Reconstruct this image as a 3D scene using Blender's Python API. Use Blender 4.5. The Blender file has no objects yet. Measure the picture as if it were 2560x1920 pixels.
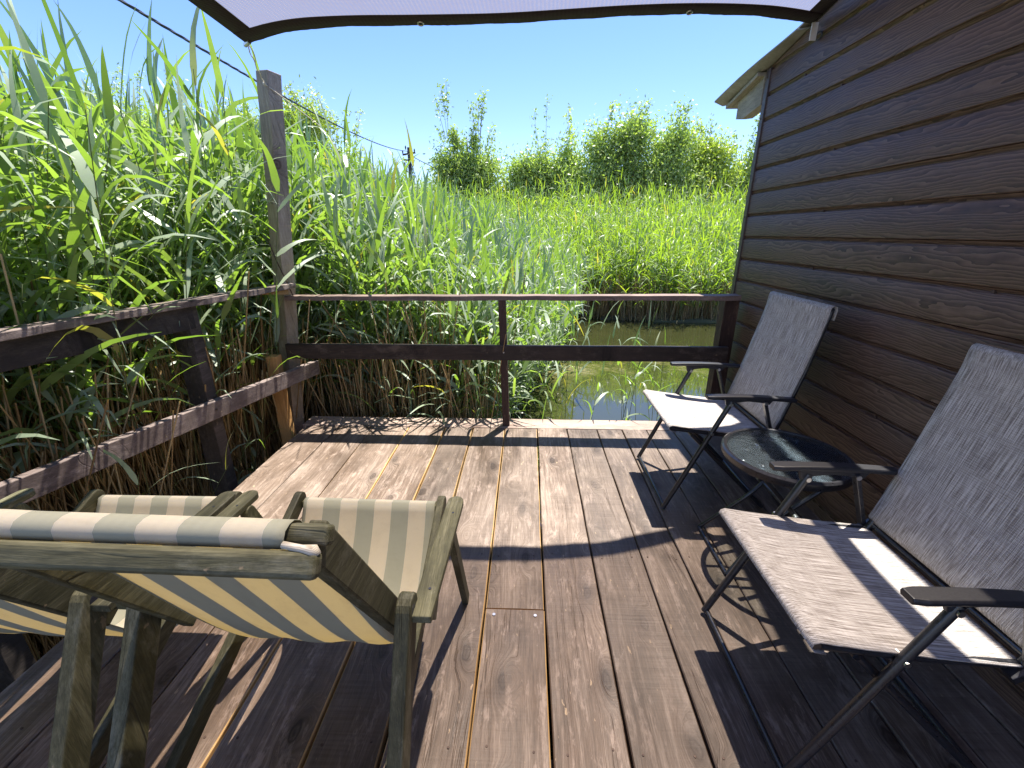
import bpy, bmesh, math, random
import numpy as np
from mathutils import Vector, Matrix, Euler
random.seed(7); RNG = np.random.default_rng(11)
S = bpy.context.scene; C = S.collection
# ---------------------------------------------------------------- camera, sky, sun
cam_d = bpy.data.cameras.new('camera'); cam = bpy.data.objects.new('camera', cam_d); C.objects.link(cam)
cam.location = (0, 0, 1.4); cam.rotation_euler = (math.radians(90 - 19.34), 0, math.radians(2.0))
cam_d.sensor_width = 36; cam_d.lens = 1082 / 2560 * 36; cam_d.clip_start = 0.05; cam_d.clip_end = 2000
S.camera = cam
SUN_EL = math.radians(70); SUN_AZ = math.radians(26)          # azimuth measured from +Y towards +X
w = bpy.data.worlds.new('World'); S.world = w; w.use_nodes = True
wn = w.node_tree.nodes; wl = w.node_tree.links
sky = wn.new('ShaderNodeTexSky'); sky.sky_type = 'NISHITA'; sky.sun_disc = False
sky.sun_elevation = SUN_EL; sky.sun_rotation = SUN_AZ; sky.air_density = 1.0; sky.dust_density = 0.1; sky.ozone_density = 3.6
hsv = wn.new('ShaderNodeHueSaturation'); hsv.inputs['Saturation'].default_value = 1.12; wl.new(sky.outputs[0], hsv.inputs['Color'])
tint = wn.new('ShaderNodeMix'); tint.data_type = 'RGBA'; tint.blend_type = 'MULTIPLY'; tint.inputs[0].default_value = 1.0; tint.inputs[7].default_value = (1.0, .93, 1.12, 1)
wl.new(hsv.outputs[0], tint.inputs[6]); wl.new(tint.outputs[2], wn['Background'].inputs[0]); wn['Background'].inputs[1].default_value = 0.09
sd = bpy.data.lights.new('sun', 'SUN'); sd.energy = 5.0; sd.angle = math.radians(0.55); sd.color = (1.0, 0.95, 0.87)
sun = bpy.data.objects.new('sun', sd); C.objects.link(sun)
to_sun = Vector((math.sin(SUN_AZ) * math.cos(SUN_EL), math.cos(SUN_AZ) * math.cos(SUN_EL), math.sin(SUN_EL)))
sun.rotation_euler = to_sun.to_track_quat('Z', 'Y').to_euler(); sun.location = (2, 4, 12)
S.view_settings.view_transform = 'Standard'; S.view_settings.look = 'None'
S.view_settings.exposure = 1.5; S.view_settings.gamma = 1.0
S.render.engine = 'CYCLES'
S.cycles.transparent_max_bounces = 24; S.cycles.max_bounces = 8

# ---------------------------------------------------------------- helpers
class MB:
    def __init__(s): s.v = []; s.f = []; s.m = []
    def add(s, vs, fs, mi=0):
        b = len(s.v); s.v += [tuple(p) for p in vs]
        for f in fs: s.f.append(tuple(i + b for i in f)); s.m.append(mi)
    def build(s, name, mats, parent=None, smooth=False, bevel=0, bseg=2, auto=False):
        me = bpy.data.meshes.new(name); me.from_pydata(s.v, [], s.f); me.update()
        if not isinstance(mats, (list, tuple)): mats = [mats]
        for m in mats: me.materials.append(m)
        me.polygons.foreach_set('material_index', s.m)
        me.polygons.foreach_set('use_smooth', [bool(smooth)] * len(s.f))
        bm = bmesh.new(); bm.from_mesh(me); bmesh.ops.recalc_face_normals(bm, faces=bm.faces); bm.to_mesh(me); bm.free()
        if auto:
            try: me.set_sharp_from_angle(angle=math.radians(40))
            except Exception: pass
        o = bpy.data.objects.new(name, me); C.objects.link(o)
        if parent: o.parent = parent
        if bevel:
            b = o.modifiers.new('bevel', 'BEVEL'); b.width = bevel; b.segments = bseg; b.limit_method = 'ANGLE'
        return o
def tag(o, label=None, cat=None, group=None, kind=None):
    if label: o['label'] = label
    if cat: o['category'] = cat
    if group: o['group'] = group
    if kind: o['kind'] = kind
    return o
def empty(name, loc, label, cat, group=None, rz=0, kind=None):
    o = bpy.data.objects.new(name, None); C.objects.link(o); o.location = loc; o.rotation_euler = (0, 0, rz)
    o.empty_display_size = .1
    return tag(o, label, cat, group, kind)
def copy_tree(o, parent=None):
    c = o.copy(); C.objects.link(c); c.parent = parent
    for ch in o.children: copy_tree(ch, c)
    return c
def frame(d, up=Vector((0, 0, 1))):
    d = d.normalized(); s = d.cross(up)
    if s.length < 1e-4: s = d.cross(Vector((0, 1, 0)))
    s.normalize(); u = s.cross(d).normalized(); return s, u
def beam(mb, p0, p1, w, h, up=Vector((0, 0, 1)), seg=1, jit=0.0, mi=0, rnd=None):
    """rectangular timber p0->p1, w across (side), h along up; slight irregularity"""
    p0 = Vector(p0); p1 = Vector(p1); s, u = frame(p1 - p0, Vector(up)); vs = []; r = rnd or random
    cs = [(-1, -1), (1, -1), (1, 1), (-1, 1)]
    for i in range(seg + 1):
        c = p0.lerp(p1, i / seg)
        for a, b in cs: vs.append(c + s * (a * w / 2 + r.uniform(-jit, jit)) + u * (b * h / 2 + r.uniform(-jit, jit)))
    fs = [(3, 2, 1, 0), (4 * seg, 4 * seg + 1, 4 * seg + 2, 4 * seg + 3)]
    for i in range(seg):
        for k in range(4): fs.append((4 * i + k, 4 * i + (k + 1) % 4, 4 * i + 4 + (k + 1) % 4, 4 * i + 4 + k))
    mb.add(vs, fs, mi); return mb
def tube(mb, pts, r, n=10, mi=0, cap=True, rr=None, closed=False):
    pts = [Vector(p) for p in pts]; N = len(pts); vs = []; up = Vector((0.13, 0.21, 0.97))
    for i, p in enumerate(pts):
        if closed: d = pts[(i + 1) % N] - pts[i - 1]
        else: d = pts[min(i + 1, N - 1)] - pts[max(i - 1, 0)]
        s, u = frame(d, up); q = rr[i] if rr else r
        for k in range(n):
            a = 2 * math.pi * k / n; vs.append(p + s * math.cos(a) * q + u * math.sin(a) * q)
    fs = []
    for i in range(N if closed else N - 1):
        j = (i + 1) % N
        for k in range(n): fs.append((i * n + k, i * n + (k + 1) % n, j * n + (k + 1) % n, j * n + k))
    if cap and not closed: fs += [tuple(range(n))[::-1], tuple((N - 1) * n + k for k in range(n))]
    mb.add(vs, fs, mi); return mb
def bez(p0, p1, p2, n=8):
    p0, p1, p2 = Vector(p0), Vector(p1), Vector(p2)
    return [(1 - t) ** 2 * p0 + 2 * t * (1 - t) * p1 + t * t * p2 for t in [i / n for i in range(n + 1)]]
def rounded_path(pts, r=0.04, n=4):
    pts = [Vector(p) for p in pts]; out = [pts[0]]
    for i in range(1, len(pts) - 1):
        a = pts[i] + (pts[i - 1] - pts[i]).normalized() * r; b = pts[i] + (pts[i + 1] - pts[i]).normalized() * r
        out += bez(a, pts[i], b, n)
    return out + [pts[-1]]
def prism(mb, outline, axis_off, mi=0):
    """outline: list of Vector; extruded by axis_off"""
    n = len(outline); o = Vector(axis_off); vs = [Vector(p) for p in outline] + [Vector(p) + o for p in outline]
    fs = [tuple(range(n))[::-1], tuple(range(n, 2 * n))] + [(i, (i + 1) % n, n + (i + 1) % n, n + i) for i in range(n)]
    mb.add(vs, fs, mi); return mb
def np_mesh(name, V, F, mats, mi=None, attrs=None, parent=None, smooth=True):
    """V (n,3), F (m,4) quads"""
    me = bpy.data.meshes.new(name); n = len(V); m = len(F)
    me.vertices.add(n); me.vertices.foreach_set('co', V.astype(np.float32).ravel())
    me.loops.add(m * 4); me.loops.foreach_set('vertex_index', F.astype(np.int32).ravel())
    me.polygons.add(m); me.polygons.foreach_set('loop_start', np.arange(0, m * 4, 4, dtype=np.int32))
    try: me.polygons.foreach_set('loop_total', np.full(m, 4, dtype=np.int32))
    except Exception: pass
    for mt in mats: me.materials.append(mt)
    if mi is not None: me.polygons.foreach_set('material_index', mi.astype(np.int32))
    me.polygons.foreach_set('use_smooth', np.full(m, smooth))
    me.update(calc_edges=True)
    if attrs:
        for k, a in attrs.items():
            at = me.attributes.new(k, 'FLOAT', 'POINT'); at.data.foreach_set('value', a.astype(np.float32))
    o = bpy.data.objects.new(name, me); C.objects.link(o)
    if parent: o.parent = parent
    return o

# ---------------------------------------------------------------- materials
class NT:
    def __init__(s, name):
        s.m = bpy.data.materials.new(name); s.m.use_nodes = True; s.n = s.m.node_tree.nodes; s.l = s.m.node_tree.links
        s.b = s.n['Principled BSDF']; s.out = s.n['Material Output']
    def new(s, t, **kw):
        n = s.n.new(t)
        for k, v in kw.items(): setattr(n, k, v)
        return n
    def put(s, sock, v):
        if hasattr(v, 'is_linked') or hasattr(v, 'links'): s.l.new(v, sock)
        else: sock.default_value = v
    def coord(s, which='Object'): return s.new('ShaderNodeTexCoord').outputs[which]
    def mapping(s, v, scale=(1, 1, 1), rot=(0, 0, 0), loc=(0, 0, 0)):
        n = s.new('ShaderNodeMapping'); s.put(n.inputs['Vector'], v); s.put(n.inputs['Scale'], scale); n.inputs['Rotation'].default_value = rot; n.inputs['Location'].default_value = loc
        return n.outputs[0]
    def noise(s, v, scale=5, detail=4, rough=.55, dist=0, w=None):
        n = s.new('ShaderNodeTexNoise'); 
        if w is not None: n.noise_dimensions = '4D'; s.put(n.inputs['W'], w)
        s.put(n.inputs['Vector'], v); n.inputs['Scale'].default_value = scale; n.inputs['Detail'].default_value = detail
        n.inputs['Roughness'].default_value = rough; n.inputs['Distortion'].default_value = dist
        return n.outputs[0]
    def vor(s, v, scale=5, feature='F1', w=None):
        n = s.new('ShaderNodeTexVoronoi', feature=feature); s.put(n.inputs['Vector'], v); n.inputs['Scale'].default_value = scale
        if w is not None: n.voronoi_dimensions = '4D'; s.put(n.inputs['W'], w)
        return n.outputs['Distance']
    def wave(s, v, scale=5, dist=2, dscale=1, typ='BANDS', d='X', prof='SIN', detail=2):
        n = s.new('ShaderNodeTexWave', wave_type=typ, wave_profile=prof)
        if typ == 'BANDS': n.bands_direction = d
        s.put(n.inputs['Vector'], v); n.inputs['Scale'].default_value = scale; n.inputs['Distortion'].default_value = dist
        n.inputs['Detail Scale'].default_value = dscale; n.inputs['Detail'].default_value = detail
        return n.outputs['Fac']
    def ramp(s, v, stops, interp='LINEAR'):
        n = s.new('ShaderNodeValToRGB'); s.put(n.inputs[0], v); e = n.color_ramp.elements; n.color_ramp.interpolation = interp
        while len(e) < len(stops): e.new(0.5)
        for el, (p, c) in zip(e, stops):
            el.position = p; el.color = (c, c, c, 1) if isinstance(c, (int, float)) else (*c, 1)
        return n.outputs[0]
    def mix(s, f, a, b, mode='MIX'):
        n = s.new('ShaderNodeMix', data_type='RGBA', blend_type=mode); s.put(n.inputs[0], f)
        for i, x in ((6, a), (7, b)):
            if isinstance(x, tuple) and len(x) == 3: x = (*x, 1)
            s.put(n.inputs[i], x)
        return n.outputs[2]
    def math(s, op, a, b=0.0, c=None):
        n = s.new('ShaderNodeMath', operation=op); s.put(n.inputs[0], a); s.put(n.inputs[1], b)
        if c is not None: s.put(n.inputs[2], c)
        return n.outputs[0]
    def bump(s, h, strength=.3, dist=.01, normal=None):
        n = s.new('ShaderNodeBump'); s.put(n.inputs['Height'], h); n.inputs['Strength'].default_value = strength; n.inputs['Distance'].default_value = dist
        if normal is not None: s.l.new(normal, n.inputs['Normal'])
        return n.outputs[0]
    def rand(s): return s.new('ShaderNodeObjectInfo').outputs['Random']
    def set(s, **kw):
        for k, v in kw.items():
            k = {'color': 'Base Color', 'rough': 'Roughness', 'spec': 'Specular IOR Level', 'metal': 'Metallic', 'normal': 'Normal', 'coat': 'Coat Weight'}.get(k, k)
            if k == 'Base Color' and isinstance(v, tuple) and len(v) == 3: v = (*v, 1)
            s.put(s.b.inputs[k], v)
        return s.m
    def vec(s, v):
        n = s.new('ShaderNodeSeparateXYZ'); s.l.new(v, n.inputs[0]); return n.outputs
    def comb(s, x, y, z):
        n = s.new('ShaderNodeCombineXYZ'); s.put(n.inputs[0], x); s.put(n.inputs[1], y); s.put(n.inputs[2], z); return n.outputs[0]

def board_wood(name, dark, mid, light, axis='Y', knots=True, rough=(.45, .75), sheen=0, wear=.5, saw=True, bumpk=.5, worncol=(.36, .28, .23)):
    """timber with the grain along axis; every object gets its own slice through Object Info Random"""
    t = NT(name); co = t.coord(); X, Y, Z = t.vec(co)
    if axis == 'X': co = t.comb(Y, X, Z)
    if axis == 'Z': co = t.comb(X, Z, Y)
    R = t.math('MULTIPLY', t.rand(), 37.0)
    # knots: voronoi cells stretched along the grain
    cx_, cy_, cz_ = t.vec(co)
    kv = t.comb(t.math('ADD', t.math('MULTIPLY', cx_, 4.8), R), t.math('MULTIPLY_ADD', cy_, 2.1, R), t.math('ADD', t.math('MULTIPLY', cz_, 2.0), R)); kvn = t.new('ShaderNodeVectorMath', operation='ADD'); t.l.new(kv, kvn.inputs[0]); nzv = t.new('ShaderNodeTexNoise'); t.l.new(co, nzv.inputs['Vector']); nzv.inputs['Scale'].default_value = 14; sc_ = t.new('ShaderNodeVectorMath', operation='SCALE'); t.l.new(nzv.outputs['Color'], sc_.inputs[0]); sc_.inputs['Scale'].default_value = .09; t.l.new(sc_.outputs[0], kvn.inputs[1]); kv = kvn.outputs[0]
    if knots:
        kvo = t.new('ShaderNodeTexVoronoi', feature='F1', voronoi_dimensions='2D'); t.l.new(kv, kvo.inputs['Vector']); kvo.inputs['Scale'].default_value = 1.0; kd = kvo.outputs['Distance']
    wob = t.noise(t.mapping(co, scale=(3, .7, 3)), 1.0, 2, .5, w=R)
    x2 = t.vec(co)
    sx = t.math('ADD', t.math('MULTIPLY', x2[0], 1.0), t.math('MULTIPLY', wob, .16))
    if knots:
        kk = t.ramp(kd, [(0.0, 1.0), (.28, 0.0)], 'EASE'); sx = t.math('ADD', sx, t.math('MULTIPLY', kk, .075))
    gc = t.comb(sx, t.math('MULTIPLY', x2[1], .05), t.math('MULTIPLY', x2[2], .6))
    grain = t.noise(gc, 70, 6, .72, w=R)
    fine = t.noise(t.mapping(gc, scale=(1, 1.0, 1)), 420, 2, .6, w=R)
    blot = t.noise(t.mapping(co, scale=(1.6, .7, 1)), 3.2, 4, .6, w=R)
    mixv = t.math('ADD', t.math('MULTIPLY', grain, .6), t.math('MULTIPLY', blot, .5))
    col = t.ramp(mixv, [(.38, dark), (.54, mid), (.68, light)])
    col = t.mix(t.ramp(fine, [(.35, .5), (.6, 0)]), col, dark)
    # worn patches where the stain is gone
    wn_ = t.noise(t.mapping(co, scale=(8, 2.4, 4)), 3.0, 8, .74, w=R)
    wv = t.math('MULTIPLY', t.ramp(wn_, [(.54, 0.0), (.62, 1.0)]), wear)
    col = t.mix(wv, col, worncol)
    chips = t.noise(t.mapping(co, scale=(26, 9, 10)), 1.7, 4, .62, w=R)
    col = t.mix(t.math('MULTIPLY', t.ramp(chips, [(.67, 0.0), (.69, 1.0)]), wear), col, (.52, .37, .22))
    # long drying cracks
    ck = t.noise(t.comb(t.math('MULTIPLY', sx, 22.0), t.math('MULTIPLY', x2[1], .55), 0.0), 1.0, 3, .6, w=R); ck = t.math('ABSOLUTE', t.math('SUBTRACT', ck, .5)); ckm = t.noise(t.mapping(co, scale=(5, .8, 3)), 1.3, 2, .5, w=t.math('ADD', R, 9.0))
    crack = t.math('MULTIPLY', t.ramp(ck, [(.0, 1.0), (.006, 0.0)]), t.ramp(ckm, [(.50, 0.0), (.58, 1.0)])); col = t.mix(t.math('MULTIPLY', crack, .8), col, (dark[0] * .4, dark[1] * .4, dark[2] * .4))
    stain = t.noise(t.mapping(co, scale=(3.2, 2.0, 3)), 1.6, 6, .7, w=t.math('ADD', R, 3.0)); col = t.mix(t.math('MULTIPLY', t.ramp(stain, [(.50, 0.0), (.62, 1.0)]), .55), col, dark)
    # board to board tone
    tone = t.math('MULTIPLY_ADD', t.rand(), .62, .66)
    hs = t.new('ShaderNodeHueSaturation'); t.put(hs.inputs['Value'], tone); t.put(hs.inputs['Color'], col); col = hs.outputs[0]
    hgt = t.math('SUBTRACT', t.math('ADD', t.math('MULTIPLY', grain, .7), t.math('MULTIPLY', fine, .35)), t.math('MULTIPLY', crack, .8))
    if knots:
        ring = t.ramp(kd, [(.0, 1.0), (.035, .7), (.06, 1.0), (.08, .5), (.20, 0.0)])
        vn_ = t.new('ShaderNodeTexVoronoi', feature='F1', voronoi_dimensions='2D'); t.l.new(kv, vn_.inputs['Vector']); vn_.inputs['Scale'].default_value = 1.0; kvar = t.vec(vn_.outputs['Color'])[0]
        kf = t.math('MULTIPLY', ring, t.ramp(kvar, [(.18, 0.0), (.36, 1)]))
        col = t.mix(kf, col, (dark[0] * .45, dark[1] * .36, dark[2] * .3)); hgt = t.math('SUBTRACT', hgt, t.math('MULTIPLY', kf, .4))
    if saw:   # saw marks running across the board
        sw = t.noise(t.mapping(co, scale=(1.5, 75, 2)), 2.2, 2, .5, dist=.3, w=R)
        swm = t.noise(t.mapping(co, scale=(1.5, .8, 2)), 2.0, 2, .5, w=R)
        sw = t.math('MULTIPLY', sw, t.ramp(swm, [(.40, 0), (.58, 1)]))
        hgt = t.math('ADD', hgt, t.math('MULTIPLY', sw, .55)); col = t.mix(t.math('MULTIPLY', sw, .38), col, light)
    rg = t.ramp(blot, [(.3, rough[0]), (.7, rough[1])])
    return t.set(color=col, rough=rg, spec=.4, normal=t.bump(hgt, bumpk, .003))

M = {}
M['deck'] = board_wood('stained_deck_wood', (.042, .025, .014), (.138, .094, .066), (.30, .232, .182), 'Y', worncol=(.33, .25, .20), wear=.62, rough=(.42, .75))
M['deck_end'] = board_wood('worn_deck_edge_wood', (.16, .11, .085), (.30, .22, .175), (.44, .34, .28), 'X', wear=.8, worncol=(.50, .38, .28), rough=(.6, .85))
M['raw'] = board_wood('raw_pine_edge', (.30, .17, .06), (.50, .31, .12), (.66, .46, .22), 'Y', knots=False, wear=.3, worncol=(.2, .12, .07), rough=(.7, .9))
M['raw_z'] = board_wood('new_orange_timber', (.30, .15, .055), (.50, .28, .10), (.62, .38, .16), 'Z', wear=.3, worncol=(.28, .17, .09), rough=(.6, .85))
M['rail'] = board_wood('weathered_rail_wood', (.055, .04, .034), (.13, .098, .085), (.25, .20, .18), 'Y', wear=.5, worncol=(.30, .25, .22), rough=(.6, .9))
M['rail_dark'] = board_wood('shaded_rail_wood', (.018, .014, .012), (.045, .035, .031), (.10, .082, .072), 'Y', wear=.25, worncol=(.18, .14, .12), rough=(.65, .9))  # rail wood with the shade of its deck-side faces put into the colour
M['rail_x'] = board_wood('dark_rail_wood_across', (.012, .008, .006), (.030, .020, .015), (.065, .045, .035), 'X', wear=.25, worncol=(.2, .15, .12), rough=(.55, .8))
M['rail_top'] = board_wood('worn_rail_top_wood', (.10, .065, .05), (.22, .15, .12), (.36, .26, .21), 'X', wear=.6, rough=(.6, .85))
M['post_dark'] = board_wood('dark_post_wood', (.020, .010, .007), (.055, .028, .020), (.11, .065, .05), 'Z', wear=.4, worncol=(.3, .18, .11), rough=(.5, .8))
M['post_grey'] = board_wood('grey_weathered_post', (.16, .125, .088), (.32, .26, .20), (.48, .41, .33), 'Z', wear=.45, worncol=(.30, .24, .18), rough=(.75, .95), saw=True, bumpk=.9)
M['plate'] = board_wood('old_grey_plate_wood', (.12, .10, .07), (.26, .23, .16), (.42, .38, .28), 'Y', wear=.5, rough=(.75, .95))
def green_wood(name, ax):
    return board_wood(name, (.026, .025, .011), (.078, .074, .034), (.165, .155, .090), ax, knots=False, wear=.45, worncol=(.22, .21, .15), rough=(.5, .8), saw=False, bumpk=.6)
M['gx'] = green_wood('green_stained_wood_across', 'X'); M['gy'] = green_wood('green_stained_wood_along', 'Y'); M['gz'] = green_wood('green_stained_wood_upright', 'Z')

def siding_mat():
    t = NT('woodgrain_printed_siding'); co = t.coord(); X, Y, Z = t.vec(co); R = t.math('MULTIPLY', t.rand(), 51.0)
    wob = t.noise(t.comb(0.0, t.math('MULTIPLY', Y, 1.7), t.math('MULTIPLY', Z, 9)), 1.0, 3, .5, w=R)
    gz = t.math('ADD', Z, t.math('MULTIPLY', wob, .16))
    gv = t.comb(0.0, t.math('MULTIPLY', Y, .35), gz)
    rings = t.wave(gv, 24, 3.5, 1.6, d='Z', prof='SAW', detail=3)
    fine = t.noise(t.comb(0.0, t.math('MULTIPLY', Y, 9), t.math('MULTIPLY', Z, 260)), 1.0, 3, .6)
    pore = t.noise(t.comb(0.0, t.math('MULTIPLY', Y, 40), t.math('MULTIPLY', Z, 500)), 1.0, 2, .5)
    blot = t.noise(t.comb(0.0, t.math('MULTIPLY', Y, 1.2), t.math('MULTIPLY', Z, 6)), 1.0, 3, .5, w=R)
    v = t.math('ADD', t.math('MULTIPLY', rings, .34), t.math('ADD', t.math('MULTIPLY', fine, .42), t.math('MULTIPLY', blot, .30)))
    col = t.ramp(v, [(.32, (.032, .014, .0075)), (.50, (.080, .042, .025)), (.70, (.150, .090, .058))])
    col = t.mix(t.ramp(pore, [(.62, 0.0), (.72, .35)]), col, (.15, .10, .085))
    dust = t.noise(co, 2.3, 5, .6); col = t.mix(t.ramp(dust, [(.5, 0.0), (.8, .18)]), col, (.18, .135, .115))
    return t.set(color=col, rough=t.ramp(fine, [(.3, .46), (.7, .62)]), spec=.45, normal=t.bump(fine, .10, .0015))
M['siding'] = siding_mat()
t = NT('dark_trim'); nn = t.noise(t.coord(), 30, 4); M['trim'] = t.set(color=t.ramp(nn, [(.3, (.045, .030, .027)), (.7, (.085, .062, .056))]), rough=.45)
t = NT('fibre_cement_sheet'); co = t.coord(); a = t.noise(co, 4, 6, .65); b = t.noise(co, 60, 3)
M['roof'] = t.set(color=t.mix(t.ramp(b, [(.4, 0.0), (.7, .4)]), t.ramp(a, [(.3, (.20, .19, .14)), (.55, (.33, .325, .27)), (.75, (.44, .44, .39))]), (.2, .2, .13)), rough=.9, normal=t.bump(b, .3, .003))
t = NT('black_metal'); nn = t.noise(t.coord(), 90, 3); M['metal'] = t.set(color=t.ramp(nn, [(.3, (.012, .012, .014)), (.7, (.024, .024, .028))]), rough=t.ramp(nn, [(.3, .26), (.7, .4)]), spec=.6, coat=.15)
t = NT('black_plastic'); nn = t.noise(t.coord(), 200, 3); M['plastic'] = t.set(color=t.ramp(nn, [(.3, (.013, .013, .016)), (.7, (.023, .023, .027))]), rough=.42, spec=.5, normal=t.bump(nn, .15, .001))
t = NT('bright_steel'); M['steel'] = t.set(color=(.6, .6, .6), metal=1.0, rough=.3)
t = NT('rust_iron'); nn = t.noise(t.coord(), 120, 3); M['rust'] = t.set(color=t.ramp(nn, [(.3, (.05, .03, .025)), (.7, (.12, .08, .06))]), rough=.7, metal=.3)
t = NT('white_plastic'); M['white'] = t.set(color=(.72, .70, .68), rough=.5)
t = NT('rope'); nn = t.wave(t.coord(), 160, 1, d='Z'); M['rope'] = t.set(color=t.ramp(nn, [(0, (.42, .36, .27)), (1, (.66, .60, .50))]), rough=.9)
t = NT('black_cable'); M['cable'] = t.set(color=(.012, .014, .028), rough=.45)
t = NT('tarred_pole'); M['pole'] = t.set(color=t.ramp(t.noise(t.coord(), 8, 4), [(.3, (.04, .03, .03)), (.7, (.10, .08, .07))]), rough=.8)

def sling_mat():
    t = NT('melange_sling_fabric'); co = t.coord('UV'); U, V, _ = t.vec(co)
    # long slubs along V, short ones along U; tiny weave
    s1 = t.noise(t.comb(t.math('MULTIPLY', U, 190), t.math('MULTIPLY', V, 9), 0.0), 1.0, 3, .65)
    s2 = t.noise(t.comb(t.math('MULTIPLY', U, 14), t.math('MULTIPLY', V, 240), 0.0), 1.0, 2, .6)
    wv = t.math('MULTIPLY', t.wave(co, 48, .3, 1, d='X', detail=0), t.wave(co, 48, .3, 1, d='Y', detail=0))
    v = t.math('ADD', t.math('MULTIPLY', s1, .78), t.math('ADD', t.math('MULTIPLY', s2, .16), t.math('MULTIPLY', wv, .08)))
    col = t.ramp(v, [(.35, (.15, .125, .11)), (.47, (.35, .315, .285)), (.59, (.64, .60, .565))])
    bs = t.set(color=col, rough=.75, spec=.25, normal=t.bump(t.math('ADD', wv, s1), .35, .0015))
    tr = t.new('ShaderNodeBsdfTranslucent'); t.put(tr.inputs[0], t.mix(.5, col, (.30, .24, .20)))
    mx = t.new('ShaderNodeMixShader'); mx.inputs[0].default_value = .13
    t.l.new(t.b.outputs[0], mx.inputs[1]); t.l.new(tr.outputs[0], mx.inputs[2]); t.l.new(mx.outputs[0], t.out.inputs[0])
    return t.m
M['sling'] = sling_mat()
def canvas_mat():
    t = NT('striped_canvas'); co = t.coord('UV'); U, V, _ = t.vec(co)
    # stripes across the width: pale cream / sage green
    st = t.math('FRACT', t.math('MULTIPLY_ADD', U, 3.85, .9)); sg = t.math('GREATER_THAN', st, .5)
    we = t.noise(t.comb(t.math('MULTIPLY', U, 700), t.math('MULTIPLY', V, 60), 0.0), 1.0, 2, .5)
    di = t.noise(t.comb(t.math('MULTIPLY', U, 6), t.math('MULTIPLY', V, 9), 0.0), 1.0, 6, .7)
    cream = t.mix(t.ramp(di, [(.5, 0.0), (.8, .5)]), (.88, .84, .73), (.66, .60, .45))
    green = t.mix(t.ramp(di, [(.5, 0.0), (.8, .4)]), (.385, .385, .295), (.27, .26, .19))
    col = t.mix(sg, cream, green); col = t.mix(t.math('MULTIPLY', we, .22), col, (.25, .24, .2))
    mould = t.noise(t.comb(t.math('MULTIPLY', U, 60), t.math('MULTIPLY', V, 90), 0.0), 1.0, 4, .7)
    col = t.mix(t.math('MULTIPLY', t.ramp(mould, [(.66, 0.0), (.72, .6)]), t.ramp(di, [(.5, 0.0), (.6, 1.0)])), col, (.12, .11, .08))
    t.set(color=col, rough=.85, spec=.15, normal=t.bump(we, .25, .001))
    tr = t.new('ShaderNodeBsdfTranslucent'); t.put(tr.inputs[0], t.mix(1.0, col, (.98, .86, .34, 1), 'MULTIPLY'))
    mx = t.new('ShaderNodeMixShader'); t.put(mx.inputs[0], t.math('MULTIPLY_ADD', sg, -.34, .50))
    t.l.new(t.b.outputs[0], mx.inputs[1]); t.l.new(tr.outputs[0], mx.inputs[2]); t.l.new(mx.outputs[0], t.out.inputs[0])
    return t.m
M['canvas'] = canvas_mat()
def net_mat(name, op, colr):
    t = NT(name); co = t.coord('UV'); U, V, _ = t.vec(co)
    k1 = t.wave(co, 26, .8, 2, d='Y', detail=1); k2 = t.wave(co, 17, .8, 2, d='X', detail=1)
    nz = t.noise(co, 5, 4)
    v = t.math('ADD', t.math('MULTIPLY', k1, .5), t.math('MULTIPLY', k2, .25))
    col = t.mix(t.ramp(v, [(.15, .75), (.6, 0.0)]), colr, (colr[0] * .45, colr[1] * .42, colr[2] * .4)); col = t.mix(t.ramp(nz, [(.4, 0.0), (.7, .35)]), col, (colr[0] * .8, colr[1] * .66, colr[2] * .5))
    t.set(color=col, rough=.85, spec=.2, normal=t.bump(v, .4, .002))
    tl = t.new('ShaderNodeBsdfTranslucent'); t.put(tl.inputs[0], col)
    m1 = t.new('ShaderNodeMixShader'); m1.inputs[0].default_value = .62 if op < .9 else .12
    t.l.new(t.b.outputs[0], m1.inputs[1]); t.l.new(tl.outputs[0], m1.inputs[2])
    tp = t.new('ShaderNodeBsdfTransparent'); tp.inputs[0].default_value = (.90, .82, .75, 1); m2 = t.new('ShaderNodeMixShader')
    t.put(m2.inputs[0], t.math('MULTIPLY_ADD', v, .25, op - .1) if op < .9 else 1.0)
    t.l.new(tp.outputs[0], m2.inputs[1]); t.l.new(m1.outputs[0], m2.inputs[2]); t.l.new(m2.outputs[0], t.out.inputs[0])
    return t.m
M['net'] = net_mat('shade_net', .50, (.27, .20, .13)); M['hem'] = net_mat('shade_net_hem', 1.0, (.055, .045, .05))

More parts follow.
